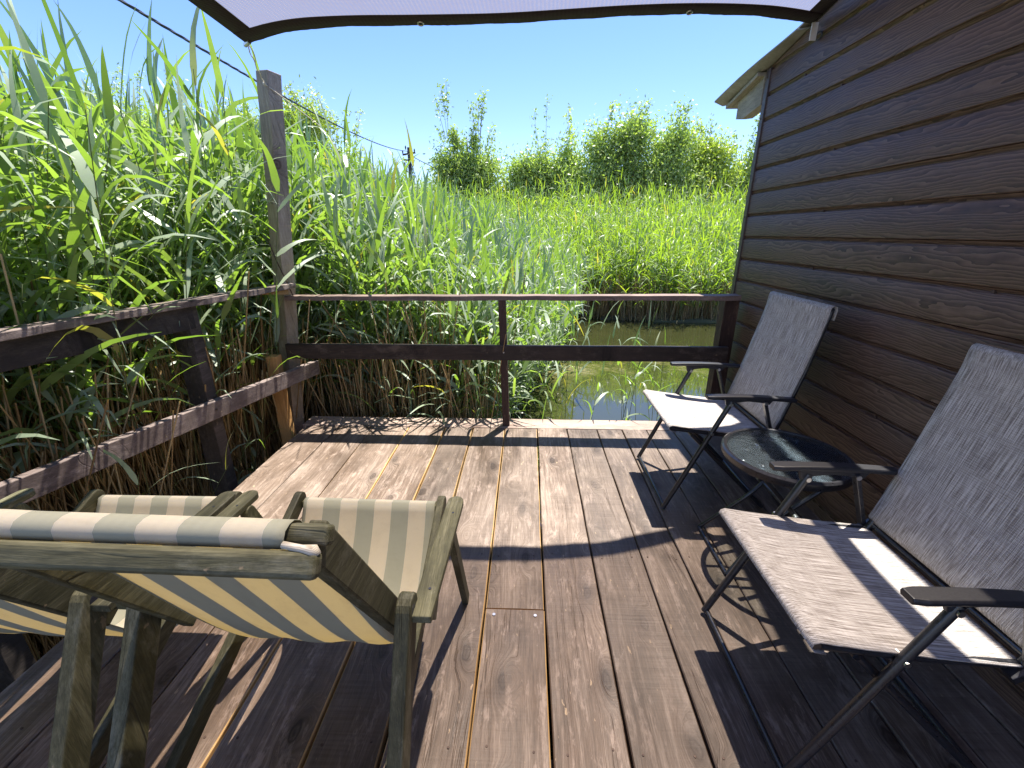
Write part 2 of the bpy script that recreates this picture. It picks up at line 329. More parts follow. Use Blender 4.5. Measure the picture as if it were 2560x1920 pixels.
def leaf_mat(name, cols, trans=.45, tcol=(.9, 1.0, .25), rough=.38, spec=.6, pale=None):
    t = NT(name); at = t.new('ShaderNodeAttribute', attribute_name='tint').outputs['Fac']
    col = t.ramp(at, cols)
    nz = t.noise(t.coord(), 9, 3); col = t.mix(t.ramp(nz, [(.35, .28), (.65, 0.0)]), col, (cols[0][1][0] * .7, cols[0][1][1] * .7, cols[0][1][2] * .7))
    bk = t.new('ShaderNodeNewGeometry').outputs['Backfacing']
    if pale: col0 = col; col = t.mix(t.math('MULTIPLY', bk, .75), col, pale)
    t.set(color=col, rough=rough, spec=spec)
    if pale: col = col0
    tr = t.new('ShaderNodeBsdfTranslucent'); t.put(tr.inputs[0], t.mix(1.0, t.mix(.0, col, col), (*tcol, 1), 'MULTIPLY'))
    hs = t.new('ShaderNodeHueSaturation'); hs.inputs['Saturation'].default_value = 1.1; hs.inputs['Value'].default_value = 2.0; t.l.new(col, hs.inputs['Color'])
    t.put(tr.inputs[0], t.mix(1.0, hs.outputs[0], (*tcol, 1), 'MULTIPLY'))
    mx = t.new('ShaderNodeMixShader'); mx.inputs[0].default_value = trans
    t.l.new(t.b.outputs[0], mx.inputs[1]); t.l.new(tr.outputs[0], mx.inputs[2]); t.l.new(mx.outputs[0], t.out.inputs[0])
    return t.m
M['reed_leaf'] = leaf_mat('reed_leaf', [(0.0, (.11, .18, .06)), (.45, (.19, .27, .09)), (.85, (.28, .36, .14)), (.93, (.24, .28, .07)), (1.0, (.42, .33, .13))], trans=.38, tcol=(.90, 1.0, .32), rough=.40, spec=.6, pale=(.36, .42, .32))
M['far_reed'] = leaf_mat('far_reed_leaf', [(0.0, (.15, .24, .05)), (.5, (.24, .35, .075)), (.9, (.33, .42, .10)), (1.0, (.40, .34, .14))], trans=.42, tcol=(1.0, 1.0, .30), rough=.45, spec=.5, pale=(.26, .33, .17))
M['reed_stem'] = leaf_mat('reed_stem', [(0.0, (.10, .15, .05)), (.5, (.19, .20, .07)), (1.0, (.36, .28, .12))], trans=.05)
M['straw'] = leaf_mat('dead_reed', [(0.0, (.24, .145, .06)), (.5, (.42, .28, .12)), (1.0, (.62, .48, .27))], trans=.1, rough=.55)
M['tree_leaf'] = leaf_mat('tree_leaf', [(0.0, (.20, .27, .09)), (.5, (.36, .44, .15)), (.9, (.50, .56, .23)), (1.0, (.30, .30, .12))], trans=.30, tcol=(.85, 1.0, .34), rough=.4, spec=.5)
M['tree_leaf_y'] = leaf_mat('yellow_green_tree_leaf', [(0.0, (.24, .30, .08)), (.5, (.37, .44, .12)), (1.0, (.48, .53, .20))], trans=.32, tcol=(.88, 1.0, .30))
t = NT('bark'); M['bark'] = t.set(color=t.ramp(t.noise(t.coord(), 14, 5), [(.3, (.06, .045, .035)), (.7, (.17, .13, .10))]), rough=.9)
t = NT('marsh_soil'); co = t.coord(); a = t.noise(co, 1.2, 6); M['soil'] = t.set(color=t.ramp(a, [(.3, (.045, .038, .022)), (.6, (.09, .085, .04)), (.8, (.12, .14, .05))]), rough=.95, normal=t.bump(a, .6, .05))
def water_mat():
    t = NT('murky_pond_water'); co = t.coord(); X, Y, Z = t.vec(co)
    big = t.noise(t.comb(X, t.math('MULTIPLY', Y, 1.6), 0.0), .8, 5, .62, dist=.6)
    fine = t.noise(co, 16, 5, .7)
    # floating algae gather in a band between the banks
    band = t.math('MULTIPLY', t.ramp(t.math('MULTIPLY', Y, .1), [(.54, 0.0), (.62, 1.0), (.72, 1.0), (.80, 0.0)]), 1.0)
    al = t.math('MULTIPLY', t.ramp(t.math('ADD', t.math('MULTIPLY', big, .8), t.math('MULTIPLY', fine, .25)), [(.52, 0.0), (.66, .7)]), band)
    col = t.mix(al, t.ramp(big, [(.3, (.026, .029, .010)), (.7, (.036, .039, .013))]), t.ramp(fine, [(.35, (.09, .085, .02)), (.65, (.20, .165, .045))]))
    rp = t.noise(t.comb(X, t.math('MULTIPLY', Y, .6), 0.0), 5, 2, .5)
    return t.set(color=col, rough=t.math('MULTIPLY_ADD', al, .5, .035), spec=.5, IOR=1.75, normal=t.bump(t.math('ADD', t.math('MULTIPLY', rp, .5), t.math('MULTIPLY', t.math('MULTIPLY', fine, al), 1.0)), .06, .02))
M['water'] = water_mat()
def glass_mat():
    t = NT('rippled_table_glass'); co = t.coord(); n1 = t.noise(co, 38, 2, .4); 
    t.set(color=(.55, .66, .62), rough=.06, normal=t.bump(n1, .55, .006)); t.b.inputs['Transmission Weight'].default_value = 1.0; t.b.inputs['IOR'].default_value = 1.12
    gl = t.new('ShaderNodeBsdfGlossy'); gl.inputs['Roughness'].default_value = .12; gl.inputs['Color'].default_value = (.9, .95, 1, 1)
    bn = t.n.get('Bump'); 
    nb = t.bump(n1, .6, .008); t.l.new(nb, gl.inputs['Normal'])
    tp = t.new('ShaderNodeBsdfTransparent'); tp.inputs[0].default_value = (.88, .92, .91, 1)
    fr = t.new('ShaderNodeFresnel'); fr.inputs[0].default_value = 1.5; t.l.new(nb, fr.inputs['Normal'])
    mx = t.new('ShaderNodeMixShader'); t.l.new(fr.outputs[0], mx.inputs[0]); t.l.new(tp.outputs[0], mx.inputs[1]); t.l.new(gl.outputs[0], mx.inputs[2]); t.l.new(mx.outputs[0], t.out.inputs[0])
    return t.m
M['glass'] = glass_mat()

# ---------------------------------------------------------------- ground and water
def shore_x(y):   # right edge of the near reed bed
    return np.interp(y, [3.2, 4.2, 5.5, 7.0, 8.0, 9.3, 10.0], [-.62, -.45, -.25, .0, .15, .45, .9])
WZ = -0.6
def in_water(x, y):
    return (x > shore_x(y)) & (y < 10.3 + .25 * np.sin(x * 1.3)) & (y > -6) & (x < 30)
gx = np.concatenate([[-600, -200, -60, -25], np.arange(-12, 12.01, .3), [20, 40, 120, 300, 600]])
gy = np.concatenate([[-60, -20, -8], np.arange(-6, 22, .3), [30, 60, 120, 300, 900]])
GX, GY = np.meshgrid(gx, gy); GZ = np.where(in_water(GX, GY), -1.3, -.56) + RNG.normal(0, .02, GX.shape)
GZ = np.where(GY > 13, -.42, GZ); GZ[(GX > 12)] = -.45
GZ[(GY < 3.3) & (GX > -1.9) & (GX < 12)] = -.9
V = np.stack([GX, GY, GZ], -1).reshape(-1, 3); nx, ny = len(gx), len(gy)
ii, jj = np.meshgrid(np.arange(nx - 1), np.arange(ny - 1)); b = (jj * nx + ii).ravel()
g = np_mesh('ground', V, np.stack([b, b + 1, b + nx + 1, b + nx], 1), [M['soil']]); tag(g, kind='structure')
mb = MB(); mb.add([(-9, -6, WZ), (12, -6, WZ), (12, 11.5, WZ), (-9, 11.5, WZ)], [(0, 1, 2, 3)])
tag(mb.build('water', M['water']), kind='structure')

# ---------------------------------------------------------------- deck
deck = empty('deck', (0, 0, 0), 'brown stained timber deck of long worn boards beside the siding wall', None, kind='structure')
seams = [-1.69, -1.433, -1.162, -.885, -.613, -.398, -.155, .085, .31, .535, .72, .90, 1.10, 1.29, 1.445, 1.62]
def plank(x0, x1, y0, y1, z, nm='plank', th=.036, sides='raw', gap=.004):
    r = random.Random(int(x0 * 1000) + int(y0 * 77)); n = max(4, int((y1 - y0) / .22)); mb = MB(); vs = []; fs = []
    cup = r.uniform(-.0015, .002)
    ph = r.uniform(0, 6)
    for i in range(n + 1):
        y = y0 + (y1 - y0) * i / n; e0 = x0 + gap / 2 + r.uniform(0, .0035) + .002 * math.sin(y * 2.3 + x0 * 9); e1 = x1 - gap / 2 - r.uniform(0, .0035) + .002 * math.sin(y * 2.3 + x1 * 9)
        dz = z + r.uniform(-.0008, .0008); c = .0035
        vs += [(e0, y, dz - th), (e0, y, dz - c), (e0 + c, y, dz), (.5 * (e0 + e1), y, dz + cup), (e1 - c, y, dz), (e1, y, dz - c), (e1, y, dz - th)]
    k = 7; mi = []
    for i in range(n):
        for a in range(k):
            bq = (a + 1) % k; fs.append((i * k + a, i * k + bq, (i + 1) * k + bq, (i + 1) * k + a)); mi.append(1 if a in (0, 1, 4, 5) else 0)
    fs += [tuple(range(k)), tuple(n * k + a for a in range(k))[::-1]]; mi += [1, 1]
    mb.v = vs; mb.f = fs; mb.m = mi
    return mb.build(nm, [M['deck'], M['raw'] if sides == 'raw' else M['deck']], deck)
rr = random.Random(3)
for i in range(len(seams) - 1):
    z = rr.uniform(-.003, .003); raw = 'raw' if i in (2, 3, 4, 5, 6) else 'dark'
    g_ = (.008, .002, .003, .006, .008, .004, .004)[i] if i < 7 else (.003, .0045, .0025, .005)[i % 4]
    if i == 6:
        a = plank(seams[i], seams[i + 1], 1.318, 2.975, z, sides='raw', gap=g_); b_ = plank(seams[i], seams[i + 1], -1.2, 1.312, z + .002, sides='raw', gap=g_)
        for sx_ in (-.115, .045):
            q = MB(); tube(q, [(sx_, 1.285, z), (sx_, 1.285, z + .0055)], .006, 10); q.build('screw_head', M['steel'], b_)
    else: plank(seams[i], seams[i + 1], -1.2, 2.975, z, sides=raw, gap=g_)
for pl in [c_ for c_ in deck.children if c_.name.startswith('plank')]:
    xs_ = [v.co.x for v in pl.data.vertices]; ys_ = [v.co.y for v in pl.data.vertices]; zt_ = max(v.co.z for v in pl.data.vertices)
    for yy in (2.93, 1.62, .82):
        if min(ys_) < yy < max(ys_):
            for fx in (.18, .80):
                q = MB(); xx = min(xs_) + (max(xs_) - min(xs_)) * (fx + rr.uniform(-.04, .04)); y2_ = yy + rr.uniform(-.012, .012); tube(q, [(xx, y2_, zt_ - .004), (xx, y2_, zt_ + .0008)], .0038, 8); q.build('nail_head', M['rust'], pl)
mb = MB(); beam(mb, (-1.72, 3.065, -.016), (1.62, 3.065, -.016), .168, .036, seg=18, jit=.0018); mb.build('end_board', M['deck_end'], deck, bevel=.004)
for y in (-.8, 0, .8, 1.6, 2.4, 3.08):
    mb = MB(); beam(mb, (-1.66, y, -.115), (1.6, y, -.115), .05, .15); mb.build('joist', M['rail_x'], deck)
for x in (-1.55, 0.0, 1.45):
    for y in (0.2, 2.95):
        mb = MB(); beam(mb, (x, y, -1.35), (x, y, -.19), .1, .1, up=(0, 1, 0)); mb.build('pile', M['post_dark'], deck)

# ---------------------------------------------------------------- house wall
WX = 1.54; YC = 3.32; YB = -1.6; SL = .165; ZC = 2.389
house = empty('house', (WX, YC, 0), 'dark brown woodgrain sided house wall filling the right side of the deck', 'house')
def H(p): return (p[0] - WX, p[1] - YC, p[2])
def yend(z): return min(YC, YC - (z - ZC) / SL) if z > ZC else YC
PIT = .1445; zrow = 1.083 - 8 * PIT
k = 0
while zrow < 3.1:
    prof = [(0.0, .001), (.0015, .011), (.005, .014), (.118, .015), (.1225, .013), (.1245, .003), (.1285, .001), (.1320, .002), (.1435, .0115), (PIT, .001)]
    if k % 2 == 0: prof = [(0.0, .001), (.0015, .010), (.004, .0135), (.122, .0145), (.1255, .012), (.1270, .002), (.1305, .000), (.1335, .001), (.1437, .0100), (PIT, .001)]
    mb = MB(); vs = []; ns = 10
    for dz, d in prof:
        z = zrow + dz; ye = yend(z) - .03
        for i in range(ns + 1): vs.append(H((WX - d, YB + (ye - YB) * i / ns, z)))
    fs = []
    for a in range(len(prof) - 1):
        for i in range(ns): fs.append((a * (ns + 1) + i, a * (ns + 1) + i + 1, (a + 1) * (ns + 1) + i + 1, (a + 1) * (ns + 1) + i))
    # give it a back so it has thickness
    nb = len(vs)
    for dz, d in (prof[0], prof[-1]):
        z = zrow + dz; ye = yend(z) - .03
        for i in range(ns + 1): vs.append(H((WX + .012, YB + (ye - YB) * i / ns, z)))
    for i in range(ns): fs.append((nb + i, nb + i + 1, nb + ns + 2 + i, nb + ns + 1 + i))
    mb.add(vs, fs)
    if yend(zrow) > YB + .4: mb.build('siding_board', M['siding'], house, auto=True)
    zrow += PIT; k += 1
for y, z in ((2.55, 2.12), (2.5, 1.83), (1.75, 2.25), (2.48, 1.54), (2.46, 1.255), (1.5, 1.26), (2.2, .97), (.9, 1.83), (1.2, 1.54), (1.0, 2.4), (2.9, 2.27), (1.8, .68)):
    zz = 1.083 + round((z - 1.083) / PIT) * PIT - .013
    q = MB(); tube(q, [H((WX + .005, y, zz)), H((WX - .009, y, zz))], .0065, 8); q.build('screw', M['rust'], house)
mb = MB(); beam(mb, H((WX - .010, YC - .012, -.12)), H((WX - .010, YC - .012, ZC - .01)), .044, .026, up=(1, 0, 0)); mb.build('corner_trim', M['trim'], house, bevel=.003)
mb = MB(); beam(mb, H((WX + .03, YC + .012, -.12)), H((WX + .03, YC + .012, ZC - .01)), .024, .07, up=(1, 0, 0)); mb.build('corner_trim', M['trim'], house, bevel=.003)
for z in (.3, .9, 1.5, 2.1, 2.33):
    q = MB(); tube(q, [H((WX - .02, YC - .012, z)), H((WX - .027, YC - .012, z))], .004, 8); q.build('screw', M['rust'], house)
# body behind the siding (gable wall core, end wall)
mb = MB(); ol = [Vector(H((WX + .02, YB, -.3))), Vector(H((WX + .02, YC - .02, -.3))), Vector(H((WX + .02, YC - .02, ZC - .02))), Vector(H((WX + .02, YB, ZC - .02 + SL * (YC - YB))))]
prism(mb, ol, (3.6, 0, 0)); mb.build('wall_core', M['trim'], house)
# roof sheets: corrugated, sloping down to the far eave
def roof_sheet(y0, y1, lift, xs0=1.41, xs1=1.44, nm='roof_sheet'):
    mb = MB(); nx_ = 60; n_y = 8; vs = []; fs = []
    for s_ in (0, 1):
        for j in range(n_y + 1):
            y = y0 + (y1 - y0) * j / n_y
            for i in range(nx_ + 1):
                x = xs0 + (xs1 - xs0) * (1 - j / n_y) * (1 - i / nx_) + i * (3.9 / nx_) + .006 * math.sin(y * 5)
                z = ZC + .012 + lift - SL * (y - YC) + .016 * math.sin((x - 1.425) / .177 * 2 * math.pi + 2.4) + .004 * math.sin(y * 3 + x) + s_ * .008
                vs.append(H((x, y, z)))
    W_ = nx_ + 1; off = W_ * (n_y + 1)
    for j in range(n_y):
        for i in range(nx_):
            a = j * W_ + i; fs.append((a, a + 1, a + W_ + 1, a + W_)); fs.append((off + a, off + a + W_, off + a + W_ + 1, off + a + 1))
    for j in range(n_y):
        for i in (0, nx_): a = j * W_ + i; fs.append((a, a + W_, off + a + W_, off + a))
    for i in range(nx_):
        for j in (0, n_y): a = j * W_ + i; fs.append((a, a + 1, off + a + 1, off + a))
    mb.add(vs, fs); return mb.build(nm, M['roof'], house, smooth=True, auto=True)
roof_sheet(2.95, 3.86, .0, 1.40, 1.46); roof_sheet(1.6, 3.07, .02, 1.47, 1.55); roof_sheet(.2, 1.72, .035, 1.565, 1.565); roof_sheet(-1.7, .32, .05, 1.565, 1.565)
mb = MB(); z1 = ZC - SL * .2 - .13
ol = [Vector(H((1.53, 3.0, z1 + .03))), Vector(H((1.53, 3.62, z1 - .03))), Vector(H((1.53, 3.73, z1 + .02))), Vector(H((1.53, 3.73, z1 + .10))), Vector(H((1.53, 3.0, z1 + .21)))]
ol = [Vector(H((1.515, YC + .026, z1 - .04))), Vector(H((1.515, 3.58, z1 - .065))), Vector(H((1.515, 3.70, z1 - .045))), Vector(H((1.515, 3.70, z1 + .075))), Vector(H((1.515, YC + .026, z1 + .13)))]
prism(mb, ol, (.07, 0, 0)); mb.build('roof_beam', M['plate'], house, bevel=.004)
mb = MB(); ol = [Vector(H((1.47, YC + .03, z1 + .125))), Vector(H((1.47, 3.80, z1 + .045))), Vector(H((1.47, 3.80, z1 + .065))), Vector(H((1.47, YC + .03, z1 + .145)))]
prism(mb, ol, (.13, 0, 0)); mb.build('soffit_board', M['plate'], house)

# ---------------------------------------------------------------- far railing
fr = empty('deck_railing', (0, 3.03, 0), 'dark low timber railing along the far water edge of the deck', 'railing')
def FR(x, y, z): return (x, y - 3.03, z)
mb = MB(); r_ = random.Random(5)
xs = np.linspace(-1.70, 1.445, 26); vs = []; fs = []
for i, x in enumerate(xs):
    f = 3.005 + .004 * math.sin(x * 4) + (r_.uniform(-.004, .003) if i % 4 else -.003); bk = 3.10; zt = .985 + .006 * x + r_.uniform(-.0015, .0015)
    vs += [FR(x, f, zt - .030 + r_.uniform(-.002, .002)), FR(x, f + .004, zt), FR(x, bk, zt + .001), FR(x, bk, zt - .03)]
for i in range(len(xs) - 1):
    for a in range(4): fs.append((4 * i + a, 4 * i + (a + 1) % 4, 4 * i + 4 + (a + 1) % 4, 4 * i + 4 + a))
fs += [(0, 1, 2, 3), tuple(4 * (len(xs) - 1) + a for a in (3, 2, 1, 0))]
mb.add(vs, fs); mb.build('top_rail', M['rail_top'], fr)
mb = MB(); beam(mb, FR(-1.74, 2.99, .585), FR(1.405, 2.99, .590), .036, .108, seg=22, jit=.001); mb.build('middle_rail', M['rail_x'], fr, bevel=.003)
mb = MB(); beam(mb, FR(-.150, 3.035, .002), FR(-.175, 3.035, .955), .052, .05, up=(0, 1, 0), seg=12, jit=.0012)
mp = mb.build('post', M['post_dark'], fr, bevel=.003); mp['label'] = 'reddish square centre post'
mb = MB(); beam(mb, FR(1.43, 3.13, -.2), FR(1.43, 3.13, .953), .10, .09, up=(0, 1, 0), seg=6, jit=.001); mb.build('post', M['post_dark'], fr, bevel=.003)
for x, z in ((-.163, .592),):
    q = MB(); tube(q, [FR(x, 2.973, z), FR(x, 2.9685, z)], .0055, 10); q.build('screw', M['steel'], fr)
q = MB(); tube(q, [FR(-.172, 3.008, .90), FR(-.172, 3.0055, .90)], .008, 8); q.build('screw', M['rust'], fr)

# ---------------------------------------------------------------- left railing
lr = empty('deck_railing', (-1.8, 2.3, 0), 'grey timber side railing running towards the camera beside tall reeds', 'railing')
def LR(x, y, z): return (x + 1.8, y - 2.3, z)
A0 = Vector((-1.665, 3.06, 1.055)); A1 = Vector((-2.13, .75, 1.035))
d_ = (A1 - A0).normalized()
def lp(t, z, off=0):   # along the railing, off outward
    p = A0.lerp(A1, t); n_ = Vector((d_.y, -d_.x, 0)); n_ = n_ if n_.x < 0 else -n_
    return Vector(LR(p.x + n_.x * off, p.y + n_.y * off, z))
mb = MB(); beam(mb, lp(0, 1.045, .01), lp(1, 1.03, .01), .095, .034, seg=20, jit=.002); mb.build('top_rail', M['rail'], lr, bevel=.003)
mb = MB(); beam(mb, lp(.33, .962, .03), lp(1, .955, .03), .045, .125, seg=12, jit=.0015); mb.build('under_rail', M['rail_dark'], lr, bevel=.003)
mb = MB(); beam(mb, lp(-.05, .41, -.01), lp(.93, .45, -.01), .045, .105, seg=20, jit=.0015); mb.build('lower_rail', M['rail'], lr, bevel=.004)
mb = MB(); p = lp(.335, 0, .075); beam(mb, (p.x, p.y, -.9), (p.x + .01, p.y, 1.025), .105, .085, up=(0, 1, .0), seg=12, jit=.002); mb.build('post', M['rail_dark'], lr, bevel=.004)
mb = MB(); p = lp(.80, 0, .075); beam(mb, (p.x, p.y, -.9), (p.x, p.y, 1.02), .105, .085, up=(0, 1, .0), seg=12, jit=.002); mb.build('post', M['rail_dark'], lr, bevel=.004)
q = MB(); p = lp(.345, .43, -.034); n_ = (lp(.345, .43, -.04) - p).normalized(); tube(q, [p, p + n_ * .004], .006, 8); q.build('screw', M['rust'], lr)
# raw wedge block that carries the rail end on the far rail
mb = MB(); ol = [Vector(LR(-1.655, 2.985, .99)), Vector(LR(-1.655, 2.985, 1.028)), Vector(LR(-1.745, 2.66, 1.028)), Vector(LR(-1.72, 2.80, 1.015))]
prism(mb, ol, (-.055, .012, 0)); wb = mb.build('wedge_block', M['raw'], lr); wb['label'] = 'raw orange pine wedge'

# ---------------------------------------------------------------- corner posts
mb = MB(); pt_ = Vector((-1.605, 3.09, 2.325)); pb_ = Vector((-1.92, 3.06, -1.0))
tp = empty('corner_post', (-1.82, 3.06, 0), 'tall grey weathered timber post leaning at the deck corner', 'post')
o3 = Vector((-1.82, 3.06, 0)); beam(mb, pb_ - o3, pt_ - o3, .105, .095, up=(-.42, -.9, 0), seg=30, jit=.0018)
mb.build('post_timber', M['post_grey'], tp, bevel=.004)
q = MB(); tube(q, [Vector((-.0, -.075, 1.36)) + Vector((.085, 0, 0)), Vector((.12, -.078, 1.22)), Vector((.15, -.05, 1.08)), Vector((.165, -.02, .97)), Vector((.155, -.03, .95))], .004, 6); q.build('bent_wire', M['rust'], tp)
mb = MB(); beam(mb, (0, 0, -.9), (.0, 0, .575), .075, .075, up=(0, 1, 0), seg=12, jit=.003)
sp = mb.build('short_post', M['raw_z'], bevel=.005); sp.location = (-1.795, 2.90, 0); tag(sp, 'short new orange timber post fixed in front of the tall corner post', 'post')

# ---------------------------------------------------------------- shade sail
fpts = [(-1.39, 2.503, 2.28), (-1.095, 2.391, 2.29), (-.81, 2.375, 2.295), (-.496, 2.395, 2.30), (-.139, 2.418, 2.31), (.442, 2.438, 2.34), (.726, 2.48, 2.36), (1.019, 2.579, 2.39), (1.223, 2.667, 2.41), (1.495, 2.852, 2.45)]
FP = np.array(fpts)
def fcurve(u):
    s_ = (FP[:, 0] - FP[0, 0]) / (FP[-1, 0] - FP[0, 0]); base = np.array([np.interp(u, s_, FP[:, k]) for k in range(3)])
    acc = np.zeros(3); wsum = 0
    for du in (-.04, -.02, 0, .02, .04):
        uu = min(max(u + du * min(1, u / .04, (1 - u) / .04), 0), 1); acc += np.array([np.interp(uu, s_, FP[:, k]) for k in range(3)]); wsum += 1
    return acc / wsum
def qc(a, m, b, t): return (1 - t) ** 2 * np.array(a) + 2 * t * (1 - t) * np.array(m) + t * t * np.array(b)
BL = (-1.50, -1.35, 2.40); BR = (1.50, -1.35, 2.72)
def lcurve(v): return qc(fpts[0], (-1.30, .6, 2.30), BL, v)
def rcurve(v): return qc(fpts[-1], (1.26, .9, 2.46), BR, v)
def bcurve(u): return qc(BL, (0, -1.0, 2.5), BR, u)
def sail(u, v):
    C0, C1, L, R_ = fcurve(u), bcurve(u), lcurve(v), rcurve(v)
    p = (1 - v) * C0 + v * C1 + (1 - u) * L + u * R_ - ((1 - u) * (1 - v) * np.array(fpts[0]) + u * (1 - v) * np.array(fpts[-1]) + (1 - u) * v * np.array(BL) + u * v * np.array(BR))
    p[2] += -.03 * math.sin(math.pi * u) * math.sin(math.pi * min(v, 1)) + .012 * math.sin(u * 23 + v * 3) * math.sin(math.pi * u) * v
    return p
sl = empty('shade_sail', (0, 0, 2.3), 'brown woven shade sail stretched overhead with a dark hem', 'shade sail')
def grid_patch(name, fn, nu, nv, mat, parent, z_off=0, uvs=1.0, back=None, thick=.0):
    vs = []; fs = []; uv = []
    for j in range(nv + 1):
        for i in range(nu + 1):
            p = fn(i / nu, j / nv); vs.append((p[0], p[1], p[2] + z_off)); uv.append((i / nu, j / nv))
    for j in range(nv):
        for i in range(nu): a = j * (nu + 1) + i; fs.append((a, a + 1, a + nu + 2, a + nu + 1))
    me = bpy.data.meshes.new(name); me.from_pydata(vs, [], fs); me.materials.append(mat)
    ul = me.uv_layers.new(name='UVMap'); 
    for pl in me.polygons:
        pl.use_smooth = True
        for li in pl.loop_indices: ul.data[li].uv = uv[me.loops[li].vertex_index]
    me.update(); o = bpy.data.objects.new(name, me); C.objects.link(o); o.parent = parent
    if thick: s_ = o.modifiers.new('solid', 'SOLIDIFY'); s_.thickness = thick; s_.offset = 0
    return o
def scaled_uv(o, su, sv):
    for d in o.data.uv_layers[0].data: d.uv = (d.uv[0] * su, d.uv[1] * sv)
nt = grid_patch('net_fabric', lambda u, v: sail(u, v) - np.array((0, 0, 2.3)), 60, 60, M['net'], sl); scaled_uv(nt, 3.0, 4.0)
hw = .105
def hem_front(u, v):
    r = random.Random(int(u * 160)); wig = .0035 * math.sin(u * 57) + r.uniform(-.002, .002)
    return sail(u, (v * hw - (1 - v) * (wig + .004)) / 3.8 + 0) - np.array((0, 0, 2.306))
def hem_left(u, v): return sail((u * hw - (1 - u) * .004) / 2.9, v) - np.array((0, 0, 2.305))
def hem_right(u, v): return sail(1 - (u * hw - (1 - u) * .004) / 2.9, v) - np.array((0, 0, 2.304))
for nm, fn, a, b_ in (('front', hem_front, 160, 2), ('l', hem_left, 2, 50), ('r', hem_right, 2, 50)):
    h_ = grid_patch('hem', fn, a, b_, M['hem'], sl, thick=.004); scaled_uv(h_, 3.0 if a > 9 else .1, .1 if a > 9 else 4.0)
def ring(mb, c, nrm, R0, r0, n=16, m=6):
    s, u = frame(Vector(nrm)); pts = [Vector(c) + s * math.cos(2 * math.pi * i / n) * R0 + u * math.sin(2 * math.pi * i / n) * R0 for i in range(n)]
    tube(mb, pts, r0, m, closed=True)
for u in (.31, .735):
    p = sail(u, .03 / 3.8) - np.array((0, 0, 2.312)); q = MB(); ring(q, p, (0, .25, 1), .0125, .0035)
    q.build('eyelet', M['steel'], sl, smooth=True)
    q = MB(); n_ = 14; q.add([Vector(p) + Vector((math.cos(2 * math.pi * i / n_) * .0105, math.sin(2 * math.pi * i / n_) * .0105, .001)) for i in range(n_)], [tuple(range(n_))])
# corner hardware
q = MB(); c = Vector(fpts[0]) - Vector((0, 0, 2.3)); tube(q, [c + Vector((.03, -.02, -.008)), c + Vector((-.012, .012, -.012))], .010, 8); q.build('corner_clip', M['steel'], sl)
cr = fpts[-1]
t_ = empty('sail_bracket', (1.525, 2.80, 2.43), 'small white plastic plate and shackle holding the sail corner to the wall', 'bracket')
q = MB(); beam(q, (-.035, .015, -.075), (-.035, .015, .005), .034, .006, up=(0, 1, 0)); q.build('white_plate', M['white'], t_, bevel=.002)
q = MB(); ring(q, Vector((-.008, .01, -.055)), (1, .3, 0), .018, .004); q.build('shackle', M['metal'], t_, smooth=True)
# rope from the sail corner over the post head
rp = empty('rope', fpts[0], 'thin pale rope tying the sail corner to the tall post', 'rope')
o4 = Vector(fpts[0]); w0 = Vector((-1.600, 3.015, 2.245)); w1 = Vector((-1.535, 3.09, 2.19)); w2 = Vector((-1.46, 3.40, 2.10))
def strand(a, b_, off, n=16):
    a, b_ = Vector(a), Vector(b_); return [a.lerp(b_, i / n) + Vector((off * math.sin(i * 1.3), 0, off * math.cos(i * 1.3) - .010 * math.sin(math.pi * i / n))) for i in range(n + 1)]
q = MB(); tube(q, [p - o4 for p in strand(o4, w0, .003)], .0028, 6); q.build('strand', M['rope'], rp)
q = MB(); mid = o4.lerp(w0, .45); tube(q, [p - o4 for p in bez(o4, o4.lerp(w0, .2) + Vector((.03, 0, -.005)), mid, 10)], .0028, 6); q.build('strand', M['rope'], rp)
q = MB(); tube(q, [w0 - o4, w1 - o4, w2 - o4], .0028, 6); q.build('strand', M['rope'], rp)
q = MB(); tube(q, [w0 - o4 + Vector((-.006, -.004, .006)), w0 - o4 + Vector((.008, -.004, -.008))], .0075, 8); q.build('knot', M['rope'], rp, smooth=True)

# ---------------------------------------------------------------- cable and pole
Ec = Vector((-6.483, 26, 5.52)); Ac = Vector((-3.935, 5, 3.50)); dirc = (Ec - Ac)
cb = empty('overhead_cable', tuple(Ac), 'twisted black overhead cable crossing the sky behind the tall post', 'cable')
def cpt(t_): p = Ac + dirc * t_; p.z -= .30 * 4 * t_ * (1 - t_) if t_ > 0 else -t_ * 1.2 * .6; return p
for k in range(3):
    q = MB(); pts = []
    for i in range(241):
        t_ = -.22 + 1.22 * i / 240; p = cpt(t_); a = i * .9 + k * 2.09; pts.append(p - Ac + Vector((math.cos(a) * .009, 0, math.sin(a) * .009)))
    tube(q, pts, .009, 5); q.build('strand', M['cable'], cb, smooth=True)
pole = empty('utility_pole', (-6.483, 26, -.4), 'distant wooden utility pole standing behind the reeds with cables', 'pole')
q = MB(); tube(q, [(0, 0, 0), (0, 0, 6.1)], .12, 10, rr=[.11, .08]); q.build('pole_shaft', M['pole'], pole)
q = MB(); beam(q, (-.35, 0, 5.75), (.35, 0, 5.85), .08, .08); beam(q, (-.28, -.05, 5.5), (.28, -.05, 5.45), .06, .06); q.build('cross_arm', M['pole'], pole)
for x, z in ((-.32, 5.88), (.32, 5.95), (-.15, 6.1), (.15, 5.7), (-.25, 5.3), (.2, 5.35)):
    q = MB(); tube(q, [(x, -.06, z - .12), (x, -.06, z), (x, -.06, z + .08)], .05, 8, rr=[.02, .04, .02]); q.build('insulator', M['metal'], pole)
